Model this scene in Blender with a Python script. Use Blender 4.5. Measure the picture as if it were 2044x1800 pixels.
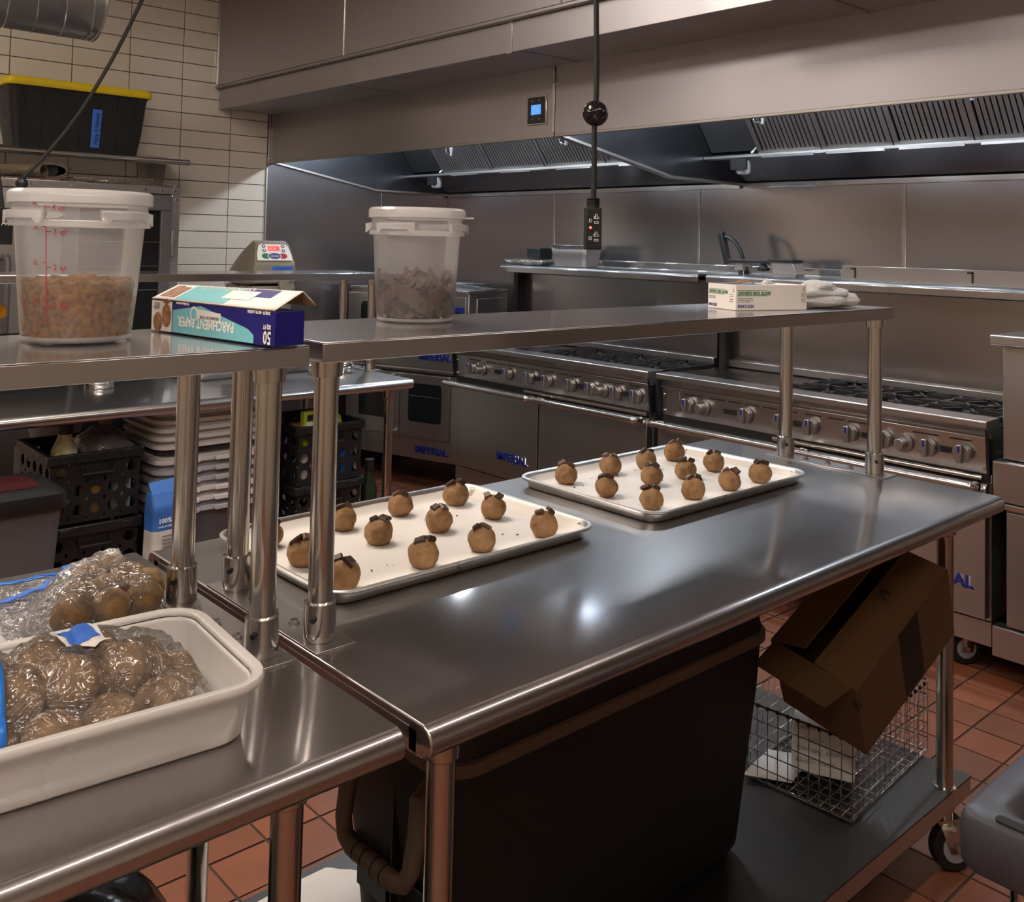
import bpy, bmesh, math, random
from mathutils import Vector, Matrix, noise
PI = math.pi
S = bpy.context.scene
C = S.collection
for o in list(bpy.data.objects): bpy.data.objects.remove(o, do_unlink=True)

# ------------------------------------------------------------------ camera
def make_camera():
    yaw, pitch, roll = math.radians(47.836), math.radians(2.3076), math.radians(1.2659)
    f = Vector((math.cos(pitch)*math.cos(yaw), math.cos(pitch)*math.sin(yaw), math.sin(pitch)))
    r = Vector((math.sin(yaw), -math.cos(yaw), 0)); u = r.cross(f)
    c, s = math.cos(roll), math.sin(roll)
    r2 = r*c + u*s; u2 = -r*s + u*c
    cam = bpy.data.cameras.new('camera'); o = bpy.data.objects.new('camera', cam); C.objects.link(o)
    m = Matrix((r2, u2, -f)).transposed().to_4x4(); m.translation = (-0.7661, -0.975, 1.5377)
    o.matrix_world = m
    cam.sensor_fit = 'HORIZONTAL'; cam.sensor_width = 36; cam.lens = 36*1916.74/2044
    cam.shift_y = -(900-407.1)/2044
    cam.clip_start = 0.02; cam.clip_end = 60
    S.camera = o
make_camera()

# ------------------------------------------------------------------ world, exposure
w = bpy.data.worlds.new('world'); S.world = w; w.use_nodes = True
w.node_tree.nodes['Background'].inputs[0].default_value = (0.5, 0.45, 0.4, 1)
w.node_tree.nodes['Background'].inputs[1].default_value = 0.02
S.view_settings.view_transform = 'Standard'; S.view_settings.look = 'None'
S.view_settings.gamma = 1; S.view_settings.use_curve_mapping = False
S.view_settings.exposure = 0.2
WARM = (1.0, 0.89, 0.78); COOL = (0.80, 0.90, 1.0)
PANEL_POWER = 20.0     # emission strength of the ceiling panels
HOOD_POWER = 170.0      # emission strength of the lamps inside the hoods

# ------------------------------------------------------------------ materials
M = {}
def lin(c): return tuple(((x/12.92) if x <= .04045 else ((x+.055)/1.055)**2.4) for x in c)
def hx(s): return lin(tuple(int(s[i:i+2], 16)/255 for i in (0, 2, 4)))
class NT:
    def __init__(s, name):
        s.m = bpy.data.materials.new(name); s.m.use_nodes = True; s.t = s.m.node_tree; s.t.nodes.clear()
        s.out = s.n('ShaderNodeOutputMaterial'); M[name] = s.m
    def n(s, typ, **k):
        nd = s.t.nodes.new(typ)
        for a, b in k.items():
            if hasattr(nd, a): setattr(nd, a, b)
        return nd
    def l(s, a, b): s.t.links.new(a, b)
def pmat(name, col, rough=.5, metal=0, noise_scale=0, noise_amt=0, col2=None, stretch=(1,1,1), bump=0, bscale=None, rvar=0, spec=None, coat=0, emit=None, estr=0, sub=0, detail=3, aniso=0):
    t = NT(name); b = t.n('ShaderNodeBsdfPrincipled'); t.l(b.outputs[0], t.out.inputs[0])
    b.inputs['Base Color'].default_value = (*col, 1); b.inputs['Roughness'].default_value = rough; b.inputs['Metallic'].default_value = metal
    if spec is not None: b.inputs['Specular IOR Level'].default_value = spec
    if coat: b.inputs['Coat Weight'].default_value = coat
    if aniso: b.inputs['Anisotropic'].default_value = aniso
    if emit: b.inputs['Emission Color'].default_value = (*emit, 1); b.inputs['Emission Strength'].default_value = estr
    if sub: b.inputs['Subsurface Weight'].default_value = sub; b.inputs['Subsurface Radius'].default_value = (.01,.006,.004)
    if noise_scale:
        tc = t.n('ShaderNodeTexCoord'); mp = t.n('ShaderNodeMapping'); mp.inputs['Scale'].default_value = stretch
        t.l(tc.outputs['Object'], mp.inputs[0])
        nz = t.n('ShaderNodeTexNoise'); nz.inputs['Scale'].default_value = noise_scale; nz.inputs['Detail'].default_value = detail
        t.l(mp.outputs[0], nz.inputs['Vector'])
        if noise_amt or col2:
            mx = t.n('ShaderNodeMix', data_type='RGBA'); c2 = col2 or tuple(max(0, c*(1-noise_amt)) for c in col)
            mr = t.n('ShaderNodeMapRange'); mr.inputs[1].default_value = .3; mr.inputs[2].default_value = .7
            t.l(nz.outputs[0], mr.inputs[0]); t.l(mr.outputs[0], mx.inputs[0])
            mx.inputs[6].default_value = (*col, 1); mx.inputs[7].default_value = (*c2, 1); t.l(mx.outputs[2], b.inputs['Base Color'])
        if rvar:
            mr = t.n('ShaderNodeMapRange'); mr.inputs[1].default_value = .3; mr.inputs[2].default_value = .7
            mr.inputs[3].default_value = max(.02, rough-rvar); mr.inputs[4].default_value = rough+rvar
            t.l(nz.outputs[0], mr.inputs[0]); t.l(mr.outputs[0], b.inputs['Roughness'])
        if bump:
            nb = nz
            if bscale:
                nb = t.n('ShaderNodeTexNoise'); nb.inputs['Scale'].default_value = bscale; nb.inputs['Detail'].default_value = 4; t.l(mp.outputs[0], nb.inputs['Vector'])
            bp = t.n('ShaderNodeBump'); bp.inputs['Strength'].default_value = bump; bp.inputs['Distance'].default_value = .004
            t.l(nb.outputs[0], bp.inputs['Height']); t.l(bp.outputs[0], b.inputs['Normal'])
    return t.m
def steel(name, col, rough, rvar=.06, scale=3.0, stretch=(1,1,1), scratch=0.0, brushed=0.0, bstretch=(1,1,60), haze=.30, hrough=.5):
    """stainless: blotchy roughness, fine brushed grain, optional swirl scratches"""
    t = NT(name); b = t.n('ShaderNodeBsdfPrincipled'); t.l(b.outputs[0], t.out.inputs[0])
    b.inputs['Base Color'].default_value = (*col, 1); b.inputs['Metallic'].default_value = 1
    tc = t.n('ShaderNodeTexCoord'); mp = t.n('ShaderNodeMapping'); mp.inputs['Scale'].default_value = stretch; t.l(tc.outputs['Object'], mp.inputs[0])
    nz = t.n('ShaderNodeTexNoise'); nz.inputs['Scale'].default_value = scale; nz.inputs['Detail'].default_value = 2; nz.inputs['Roughness'].default_value = .5
    t.l(mp.outputs[0], nz.inputs['Vector'])
    mr = t.n('ShaderNodeMapRange'); mr.inputs[1].default_value = .3; mr.inputs[2].default_value = .7
    mr.inputs[3].default_value = max(.03, rough-rvar); mr.inputs[4].default_value = rough+rvar; t.l(nz.outputs[0], mr.inputs[0])
    mp2 = t.n('ShaderNodeMapping'); mp2.inputs['Scale'].default_value = bstretch; t.l(tc.outputs['Object'], mp2.inputs[0])
    n2 = t.n('ShaderNodeTexNoise'); n2.inputs['Scale'].default_value = 14; n2.inputs['Detail'].default_value = 5; t.l(mp2.outputs[0], n2.inputs['Vector'])
    ma = t.n('ShaderNodeMath', operation='MULTIPLY_ADD'); ma.inputs[1].default_value = brushed; t.l(n2.outputs[0], ma.inputs[0]); t.l(mr.outputs[0], ma.inputs[2])
    last = ma.outputs[0]
    if scratch:
        wv = t.n('ShaderNodeTexNoise'); wv.inputs['Scale'].default_value = 90; wv.inputs['Detail'].default_value = 3; wv.inputs['Distortion'].default_value = 2.5; t.l(tc.outputs['Object'], wv.inputs['Vector'])
        pw = t.n('ShaderNodeMapRange'); pw.inputs[1].default_value = .48; pw.inputs[2].default_value = .52; pw.inputs[3].default_value = 0; pw.inputs[4].default_value = scratch; t.l(wv.outputs[0], pw.inputs[0])
        ad = t.n('ShaderNodeMath', operation='ADD'); t.l(last, ad.inputs[0]); t.l(pw.outputs[0], ad.inputs[1]); last = ad.outputs[0]
    t.l(last, b.inputs['Roughness'])
    mx = t.n('ShaderNodeMix', data_type='RGBA'); mx.inputs[6].default_value = (*col, 1); mx.inputs[7].default_value = (*[c*.86 for c in col], 1); t.l(nz.outputs[0], mx.inputs[0]); t.l(mx.outputs[2], b.inputs['Base Color'])
    if haze:
        b2 = t.n('ShaderNodeBsdfPrincipled'); b2.inputs['Metallic'].default_value = 1; b2.inputs['Roughness'].default_value = hrough; t.l(mx.outputs[2], b2.inputs['Base Color'])
        ms = t.n('ShaderNodeMixShader'); ms.inputs[0].default_value = haze; t.l(b.outputs[0], ms.inputs[1]); t.l(b2.outputs[0], ms.inputs[2]); t.l(ms.outputs[0], t.out.inputs[0])
    return t.m
SC = (.58, .56, .56)
steel('table_steel', SC, .095, .02, 1.6, (1,1,1), .015, .03, (1.5, 30, 1.5), .42, .36)
steel('shelf_steel', SC, .085, .015, 2, (1,1,1), 0, .04, (1, 40, 40), .25, .4)
steel('post_steel', (.62,.59,.56), .14, .02, 3, (1,1,.2), 0, .02, (1,1,30), .12, .35)
steel('wall_steel', (.46,.435,.44), .20, .03, 1.2, (1,1,1.6), .0, .0, (30, 30, 1), .10)
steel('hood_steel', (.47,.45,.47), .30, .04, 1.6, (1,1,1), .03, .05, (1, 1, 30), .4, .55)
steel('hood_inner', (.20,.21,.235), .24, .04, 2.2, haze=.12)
steel('range_steel', (.55,.525,.515), .23, .03, 1.5, (1,1,1), 0, .03, (2, 2, 30))
steel('galvanised', (.14,.135,.13), .40, .06, 3)
steel('handle_steel', (.66,.63,.59), .15, .02, 8, haze=.15)
steel('chrome', (.75,.74,.73), .07, .02, 8, haze=.1)
steel('pan_alu', (.62,.61,.59), .34, .08, 7, (1,1,1), .05)
steel('duct_steel', (.55,.54,.53), .33, .06, 5)
steel('dull_steel', (.45,.43,.41), .42, .07, 4)
steel('filter_steel', (.30,.29,.29), .40, .08, 5)
steel('foil', (.75,.75,.74), .16, .05, 20)
pmat('cast_iron', (.018,.016,.016), .55, 0, 30, .3, bump=.3)
pmat('griddle', (.03,.025,.022), .32, .6, 5, .5, rvar=.1)
pmat('black_plastic', (.012,.012,.013), .42, 0, 40, .2, rvar=.08)
pmat('black_gloss', (.008,.008,.009), .18)
pmat('black_matte', (.006,.006,.006), .6, 0, 30, .3)
pmat('dark_void', (.012,.011,.011), .8, 0, 10, .2)
pmat('dark_glass', (.012,.014,.016), .12, 0, 3, .2, rvar=.05)
pmat('grey_plastic', hx('5b585c'), .42, 0, 12, .12, rvar=.08, bump=.05)
pmat('cart_plastic', hx('434147'), .40, 0, 14, .18, rvar=.1, bump=.08)
pmat('light_grey_plastic', hx('a9a8ac'), .4, 0, 8, .08)
pmat('white_plastic', hx('d8d2cd'), .28, 0, 6, .05, rvar=.05)
pmat('lid_white', hx('cfc8c4'), .45, 0, 6, .05)
pmat('yellow_plastic', hx('e6c81a'), .38, 0, 8, .08)
pmat('orange_plastic', hx('d98f1c'), .35, 0, 8, .08)
pmat('tan_plastic', hx('66574a'), .5, 0, 20, .1)
pmat('wall_tile', hx('d3cabd'), .16, 0, 2.5, .05, rvar=.05, spec=.55)
pmat('grout_dark', hx('55504a'), .9, 0, 40, .2)
pmat('floor_grout', hx('4a423b'), .85, 0, 40, .3)
pmat('cardboard', hx('6a4a2a'), .85, 0, 9, .12, stretch=(1,1,8))
pmat('paper_white', hx('e8e2dc'), .7, 0, 5, .05)
pmat('parchment', hx('efe9e2'), .6, 0, 3.5, .05, bump=.25, bscale=7)
pmat('cookie_dough', hx('a98258'), .72, 0, 55, 0, hx('7c5a38'), bump=.55, bscale=70, sub=.05, detail=6)
pmat('bag_dough', hx('a07c50'), .75, 0, 45, 0, hx('745534'), bump=.6, bscale=60)
pmat('chocolate', hx('4b3227'), .42, 0, 60, .3, bump=.15)
pmat('milk_chocolate', hx('6b493a'), .42, 0, 60, .25, bump=.15)
pmat('chocolate_dusty', hx('6f5344'), .6, 0, 25, .45)
pmat('brown_sugar', hx('b9854a'), .9, 0, 110, 0, hx('69421f'), bump=1.0, bscale=120)
pmat('towel', hx('d9d8d7'), .95, 0, 220, .25, bump=1.0, bscale=260)
pmat('mitt', hx('6b6050'), .9, 0, 40, .35, bump=.4)
pmat('mat_grey', hx('4a4a4d'), .95, 0, 180, .5, bump=.6)
pmat('kraft', hx('9a744c'), .85, 0, 12, .15)
pmat('blue_tape', hx('3f74d8'), .6, 0, 30, .1)
pmat('blue_print', hx('3c6fbe'), .5, 0, 12, .08)
pmat('navy_print', hx('1d1a72'), .35, 0, 8, .06)
pmat('teal_print', hx('7cc6cf'), .35, 0, 8, .05)
pmat('zip_blue', hx('2e7fe0'), .3)
pmat('ink_black', hx('1c1b1d'), .7)
pmat('ink_grey', hx('7c7878'), .7)
pmat('ink_green', hx('2f7a4c'), .7)
pmat('ink_red', hx('b32a45'), .6)
pmat('ink_white', hx('f0ece6'), .6)
pmat('ink_navy', hx('2b3a8c'), .6)
pmat('brand_blue', hx('182a86'), .35)
pmat('cookie_print', hx('b58058'), .5, 0, 60, 0, hx('6e4227'))
pmat('mixer_grey', hx('8b8576'), .38, 0, 9, .05)
pmat('label_cream', hx('d9cf9c'), .6, 0, 30, .4)
pmat('label_orange', hx('a86a2e'), .6, 0, 40, .6)
pmat('label_lime', hx('b9c832'), .5)
pmat('red_lid', hx('3c0e13'), .45)
pmat('bottle_dark', (.02,.03,.02), .1)
pmat('rubber', (.014,.014,.014), .7, 0, 20, .2)
pmat('knob_grey', (.42,.41,.41), .32, .85, 20, .1)
pmat('ceiling_white', hx('cfc8bd'), .9, 0, 6, .04)
pmat('plaster', hx('b9aa98'), .85, 0, 3, .06)
pmat('screen_blue', hx('3b7fe0'), .2, emit=hx('4f9cff'), estr=.9)
pmat('led_red', hx('ff3020'), .3, emit=(1,.12,.05), estr=2.5)
pmat('led_display', hx('c01818'), .3, emit=(1,.1,.1), estr=.9)
pmat('panel_emit', (1,1,1), .5, emit=WARM, estr=PANEL_POWER)
pmat('hood_emit', (1,1,1), .5, emit=COOL, estr=HOOD_POWER)
pmat('flour_bag', hx('d9d2cc'), .7, 0, 14, .06, bump=.3, bscale=9)
def film(name, tint, opac, gloss=.12, rough=.08, bump=.35, bscale=16, diff=.5):
    t = NT(name)
    tr = t.n('ShaderNodeBsdfTransparent'); tr.inputs[0].default_value = (1,1,1,1)
    df = t.n('ShaderNodeBsdfDiffuse'); df.inputs[0].default_value = (*tint, 1)
    tl = t.n('ShaderNodeBsdfTranslucent'); tl.inputs[0].default_value = (*tint, 1)
    m0 = t.n('ShaderNodeMixShader'); m0.inputs[0].default_value = diff; t.l(tl.outputs[0], m0.inputs[1]); t.l(df.outputs[0], m0.inputs[2])
    m1 = t.n('ShaderNodeMixShader'); m1.inputs[0].default_value = opac; t.l(tr.outputs[0], m1.inputs[1]); t.l(m0.outputs[0], m1.inputs[2])
    gl = t.n('ShaderNodeBsdfGlossy'); gl.inputs['Roughness'].default_value = rough; gl.inputs[0].default_value = (1,1,1,1)
    fr = t.n('ShaderNodeFresnel'); fr.inputs[0].default_value = 1.45
    ad = t.n('ShaderNodeMath', operation='MULTIPLY_ADD'); ad.inputs[1].default_value = .8; ad.inputs[2].default_value = gloss*.3; t.l(fr.outputs[0], ad.inputs[0])
    m2 = t.n('ShaderNodeMixShader'); t.l(ad.outputs[0], m2.inputs[0]); t.l(m1.outputs[0], m2.inputs[1]); t.l(gl.outputs[0], m2.inputs[2])
    t.l(m2.outputs[0], t.out.inputs[0])
    if bump:
        tc = t.n('ShaderNodeTexCoord'); nz = t.n('ShaderNodeTexNoise'); nz.inputs['Scale'].default_value = bscale; nz.inputs['Detail'].default_value = 3; nz.inputs['Distortion'].default_value = 1.2
        t.l(tc.outputs['Object'], nz.inputs['Vector']); bp = t.n('ShaderNodeBump'); bp.inputs['Strength'].default_value = bump; bp.inputs['Distance'].default_value = .03
        t.l(nz.outputs[0], bp.inputs['Height'])
        for nd in (gl, fr): t.l(bp.outputs[0], nd.inputs['Normal'])
film('frosted', (.98,.98,1.0), .20, .06, .22, .0, 8, .25)
film('frosted_rim', (.97,.96,.95), .42, .10, .2, .0, 8, .45)
film('bag_film', (.85,.84,.84), .10, .18, .06, .9, 22, .5)
film('cling_film', (.5,.48,.5), .35, .16, .08, .7, 9, .5)

def tile_mat(name, base, var):
    t = NT(name); b = t.n('ShaderNodeBsdfPrincipled'); t.l(b.outputs[0], t.out.inputs[0]); b.inputs['Roughness'].default_value = .5
    oi = t.n('ShaderNodeObjectInfo'); tc = t.n('ShaderNodeTexCoord'); nz = t.n('ShaderNodeTexNoise'); nz.inputs['Scale'].default_value = 9; nz.inputs['Detail'].default_value = 5
    ge = t.n('ShaderNodeNewGeometry'); t.l(ge.outputs['Position'], nz.inputs['Vector'])
    mx = t.n('ShaderNodeMix', data_type='RGBA'); mx.inputs[6].default_value = (*base, 1); mx.inputs[7].default_value = (*var, 1)
    ad = t.n('ShaderNodeMath', operation='MULTIPLY_ADD'); ad.inputs[1].default_value = .55; t.l(oi.outputs['Random'], ad.inputs[0])
    m2 = t.n('ShaderNodeMath', operation='MULTIPLY_ADD'); m2.inputs[1].default_value = .9; m2.inputs[2].default_value = -.25; t.l(nz.outputs[0], m2.inputs[0]); t.l(m2.outputs[0], ad.inputs[2])
    t.l(ad.outputs[0], mx.inputs[0]); t.l(mx.outputs[2], b.inputs['Base Color'])
    bp = t.n('ShaderNodeBump'); bp.inputs['Strength'].default_value = .15; bp.inputs['Distance'].default_value = .003; t.l(nz.outputs[0], bp.inputs['Height']); t.l(bp.outputs[0], b.inputs['Normal'])
tile_mat('quarry_tile', hx('96583c'), hx('6b4331'))

# ------------------------------------------------------------------ mesh helpers
ROOT = {}
class MB:
    def __init__(s): s.v = []; s.f = []
    def add(s, vs, fs):
        n = len(s.v); s.v += [tuple(v) for v in vs]; s.f += [tuple(i+n for i in f) for f in fs]; return s
    def box(s, x0, x1, y0, y1, z0, z1):
        vs = [(x, y, z) for z in (z0, z1) for y in (y0, y1) for x in (x0, x1)]
        return s.add(vs, [(0,2,3,1),(4,5,7,6),(0,1,5,4),(2,6,7,3),(0,4,6,2),(1,3,7,5)])
    def obox(s, c, ex, ey, ez, hx_, hy_, hz_):
        c, ex, ey, ez = Vector(c), Vector(ex).normalized(), Vector(ey).normalized(), Vector(ez).normalized()
        vs = [c+ex*(hx_*i)+ey*(hy_*j)+ez*(hz_*k) for k in (-1,1) for j in (-1,1) for i in (-1,1)]
        return s.add(vs, [(0,2,3,1),(4,5,7,6),(0,1,5,4),(2,6,7,3),(0,4,6,2),(1,3,7,5)])
    def cyl(s, p0, p1, r0, r1=None, n=16, caps=True):
        p0, p1 = Vector(p0), Vector(p1); r1 = r0 if r1 is None else r1
        d = (p1-p0).normalized(); a = d.orthogonal().normalized(); b = d.cross(a); vs = []
        for p, r in ((p0, r0), (p1, r1)):
            for i in range(n):
                t = 2*PI*i/n; vs.append(p + a*(r*math.cos(t)) + b*(r*math.sin(t)))
        fs = [(i, (i+1) % n, n+(i+1) % n, n+i) for i in range(n)]
        if caps: fs += [tuple(range(n-1, -1, -1)), tuple(range(n, 2*n))]
        return s.add(vs, fs)
    def tube(s, pts, r, n=8, closed=False):
        pts = [Vector(p) for p in pts]; m = len(pts); vs = []; up = None
        for i, p in enumerate(pts):
            if closed: d = (pts[(i+1) % m]-pts[i-1])
            else: d = pts[min(i+1, m-1)]-pts[max(i-1, 0)]
            d = d.normalized() if d.length > 1e-9 else Vector((0,0,1))
            if up is None: a = d.orthogonal().normalized()
            else:
                a = up-d*up.dot(d); a = a.normalized() if a.length > 1e-6 else d.orthogonal().normalized()
            up = a; b = d.cross(a); rr = r[i] if isinstance(r, (list, tuple)) else r
            for k in range(n):
                t = 2*PI*k/n; vs.append(p+a*(rr*math.cos(t))+b*(rr*math.sin(t)))
        fs = []
        for i in range(m if closed else m-1):
            j = (i+1) % m
            fs += [(i*n+k, i*n+(k+1) % n, j*n+(k+1) % n, j*n+k) for k in range(n)]
        if not closed: fs += [tuple(range(n-1, -1, -1)), tuple(range((m-1)*n, m*n))]
        return s.add(vs, fs)
    def lathe(s, prof, n=32, c=(0,0,0), sx=1, sy=1, cap0=False, cap1=False):
        m = len(prof); vs = []
        for (r, z) in prof:
            for k in range(n):
                t = 2*PI*k/n; vs.append((c[0]+r*sx*math.cos(t), c[1]+r*sy*math.sin(t), c[2]+z))
        fs = [(i*n+k, i*n+(k+1) % n, (i+1)*n+(k+1) % n, (i+1)*n+k) for i in range(m-1) for k in range(n)]
        if cap0: fs.append(tuple(range(n-1, -1, -1)))
        if cap1: fs.append(tuple(range((m-1)*n, m*n)))
        return s.add(vs, fs)
    def prism(s, poly, axis, a, b):
        def P(u, v, t): return (t, u, v) if axis == 'x' else ((u, t, v) if axis == 'y' else (u, v, t))
        n = len(poly); vs = [P(u, v, a) for u, v in poly]+[P(u, v, b) for u, v in poly]
        return s.add(vs, [(i, (i+1) % n, n+(i+1) % n, n+i) for i in range(n)]+[tuple(range(n-1, -1, -1)), tuple(range(n, 2*n))])
    def grid(s, fn, nu, nv, closed_u=False):
        vs = [fn(i/(nu if closed_u else nu-1), j/(nv-1)) for j in range(nv) for i in range(nu)]
        iu = nu if closed_u else nu-1
        return s.add(vs, [(j*nu+i, j*nu+(i+1) % nu, (j+1)*nu+(i+1) % nu, (j+1)*nu+i) for j in range(nv-1) for i in range(iu)])
    def mesh(s, name):
        me = bpy.data.meshes.new(name); me.from_pydata(s.v, [], s.f); return me
    def build(s, name, mat, parent=None, bevel=0, seg=2, smooth=True, angle=38, world=False, thick=0, sub=0, recalc=True, kind=None, label=None, offset=0):
        vs = s.v
        if world and parent is not None and parent in ROOT:
            loc, rz = ROOT[parent]; c, sn = math.cos(-rz), math.sin(-rz)
            vs = [((x-loc[0])*c-(y-loc[1])*sn, (x-loc[0])*sn+(y-loc[1])*c, z-loc[2]) for x, y, z in vs]
        me = bpy.data.meshes.new(name); me.from_pydata(vs, [], s.f)
        if recalc:
            bm = bmesh.new(); bm.from_mesh(me); bmesh.ops.recalc_face_normals(bm, faces=bm.faces); bm.to_mesh(me); bm.free()
        return link(me, name, mat, parent, bevel, seg, smooth, angle, thick, sub, kind, label, offset)
def link(me, name, mat, parent=None, bevel=0, seg=2, smooth=True, angle=38, thick=0, sub=0, kind=None, label=None, offset=0):
    if mat: me.materials.clear(); me.materials.append(M[mat])
    if smooth:
        me.polygons.foreach_set('use_smooth', [True]*len(me.polygons)); me.set_sharp_from_angle(angle=math.radians(angle))
    o = bpy.data.objects.new(name, me); C.objects.link(o)
    if parent is not None: o.parent = parent
    if thick: md = o.modifiers.new('solid', 'SOLIDIFY'); md.thickness = thick; md.offset = offset
    if sub: md = o.modifiers.new('sub', 'SUBSURF'); md.levels = sub; md.render_levels = sub
    if bevel: md = o.modifiers.new('bevel', 'BEVEL'); md.width = bevel; md.segments = seg; md.limit_method = 'ANGLE'; md.angle_limit = math.radians(40)
    if kind: o['kind'] = kind
    if label: o['label'] = label
    return o
def tag(o, label, cat, group=None):
    o['label'] = label; o['category'] = cat
    if group: o['group'] = group
    return o
def thing(name, label, cat, loc=(0,0,0), rz=0, group=None):
    o = bpy.data.objects.new(name, None); C.objects.link(o); o.empty_display_size = .05
    o.location = loc; o.rotation_euler = (0, 0, rz); ROOT[o] = (loc, rz); return tag(o, label, cat, group)
def struct(o): o['kind'] = 'structure'; return o
def dup_part(o, parent=None, **k):
    c = o.copy(); C.objects.link(c)
    if parent is not None: c.parent = parent
    return c
def copy_tree(root, loc, rz, label, group=None):
    r = root.copy(); C.objects.link(r); r.location = loc; r.rotation_euler = (0,0,rz); ROOT[r] = (loc, rz); r['label'] = label
    if group: r['group'] = group
    for ch in root.children:
        c = ch.copy(); C.objects.link(c); c.parent = r
        for g in ch.children:
            d = g.copy(); C.objects.link(d); d.parent = c
    return r
def text_mesh(body, size, ext=.0006, align='LEFT', xs=1.0, bold=0.0, res=2):
    cu = bpy.data.curves.new('t', 'FONT'); cu.body = body; cu.size = size; cu.extrude = ext; cu.align_x = align; cu.offset = bold; cu.resolution_u = res
    o = bpy.data.objects.new('t', cu); C.objects.link(o)
    dg = bpy.context.evaluated_depsgraph_get(); dg.update()
    me = bpy.data.meshes.new_from_object(o.evaluated_get(dg)); bpy.data.objects.remove(o); bpy.data.curves.remove(cu)
    if xs != 1.0:
        for v in me.vertices: v.co.x *= xs
    return me
def text(name, body, size, mat, parent, origin, ex, ey, ext=.0006, align='LEFT', xs=1.0, bold=0.0):
    """lettering whose x runs along ex and whose up runs along ey (parent-local)"""
    me = text_mesh(body, size, ext, align, xs, bold); ex, ey = Vector(ex).normalized(), Vector(ey).normalized(); ez = ex.cross(ey); og = Vector(origin)
    for v in me.vertices: v.co = og+ex*v.co.x+ey*v.co.y+ez*v.co.z
    return link(me, name, mat, parent, smooth=False)
def rrect(x0, x1, y0, y1, r, n=5):
    P = []
    for cx_, cy_, a in ((x1-r, y0+r, -90), (x1-r, y1-r, 0), (x0+r, y1-r, 90), (x0+r, y0+r, 180)):
        for i in range(n+1):
            t = math.radians(a+90*i/n); P.append((cx_+r*math.cos(t), cy_+r*math.sin(t)))
    return P
def loft(mb, rings, closed_end=False, cap0=False):
    n = len(rings[0]); b = len(mb.v); mb.v += [tuple(p) for r in rings for p in r]
    for i in range(len(rings)-1):
        for k in range(n): mb.f.append((b+i*n+k, b+i*n+(k+1) % n, b+(i+1)*n+(k+1) % n, b+(i+1)*n+k))
    if closed_end: mb.f.append(tuple(b+(len(rings)-1)*n+k for k in range(n)))
    if cap0: mb.f.append(tuple(b+k for k in range(n-1, -1, -1)))
    return mb
def ring(x0, x1, y0, y1, r, z, n=5): return [(x, y, z) for x, y in rrect(x0, x1, y0, y1, r, n)]
def bez(p0, p1, p2, p3, n=16):
    p0, p1, p2, p3 = map(Vector, (p0, p1, p2, p3))
    return [p0*(1-t)**3+p1*3*t*(1-t)**2+p2*3*t*t*(1-t)+p3*t**3 for t in [i/n for i in range(n+1)]]
rnd = random.Random(7)

# ================================================================== THE SETTING
XW, YW, ZC = 3.665, 4.636, 3.2        # range wall, tiled wall, ceiling
XB, YB = -3.6, -3.4                    # walls behind the camera
# floor: quarry tiles, the ones that can be told apart as single pieces
fl = struct(MB().box(XB, XW+.1, YB, YW+.1, -.1, -.004).build('floor', 'floor_grout', smooth=False))
PIT = .1555; GX, GY = 1.73, .045
me_t = MB().box(-PIT/2+.0035, PIT/2-.0035, -PIT/2+.0035, PIT/2-.0035, -.012, 0).mesh('tile')
me_t.materials.append(M['quarry_tile'])
near = [(1.15, 3.0, -.62, .75), (-.35, 1.0, .95, 1.75), (1.9, 2.95, 1.9, 3.4)]
rest = MB(); cnt = 0
i0, i1 = int((XB-GX)/PIT)-1, int((XW-GX)/PIT)+1; j0, j1 = int((YB-GY)/PIT)-1, int((YW-GY)/PIT)+1
cells = [(GX+(i+.5)*PIT, GY+(j+.5)*PIT) for i in range(i0, i1) for j in range(j0, j1)]
picked = [c for c in cells if any(a <= c[0] <= b and d <= c[1] <= e for a, b, d, e in near)][:300]
ps = set(picked)
for x, y in picked:
    o = bpy.data.objects.new('floor_tile', me_t); C.objects.link(o); o.location = (x, y, rnd.uniform(-.0012, 0)); o.parent = fl
for x, y in cells:
    if (x, y) in ps or x < XB+.1 or y < YB+.1 or x > XW-.08 or y > YW-.08: continue
    h = PIT/2-.0035; rest.add([(x-h, y-h, -.0005), (x+h, y-h, -.0005), (x+h, y+h, -.0005), (x-h, y+h, -.0005)], [(0,1,2,3)])
rest.build('floor_tiles_beyond', 'quarry_tile', fl, smooth=False, recalc=False, kind='stuff')
struct(MB().box(XB, XW+.1, YB, YW+.1, ZC, ZC+.1).build('ceiling', 'ceiling_white', smooth=False))
struct(MB().box(XB-.1, XB, YB, YW+.1, 0, ZC).build('wall_rear', 'plaster', smooth=False))
struct(MB().box(XB, XW+.1, YB-.1, YB, 0, ZC).build('wall_right', 'plaster', smooth=False))
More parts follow.
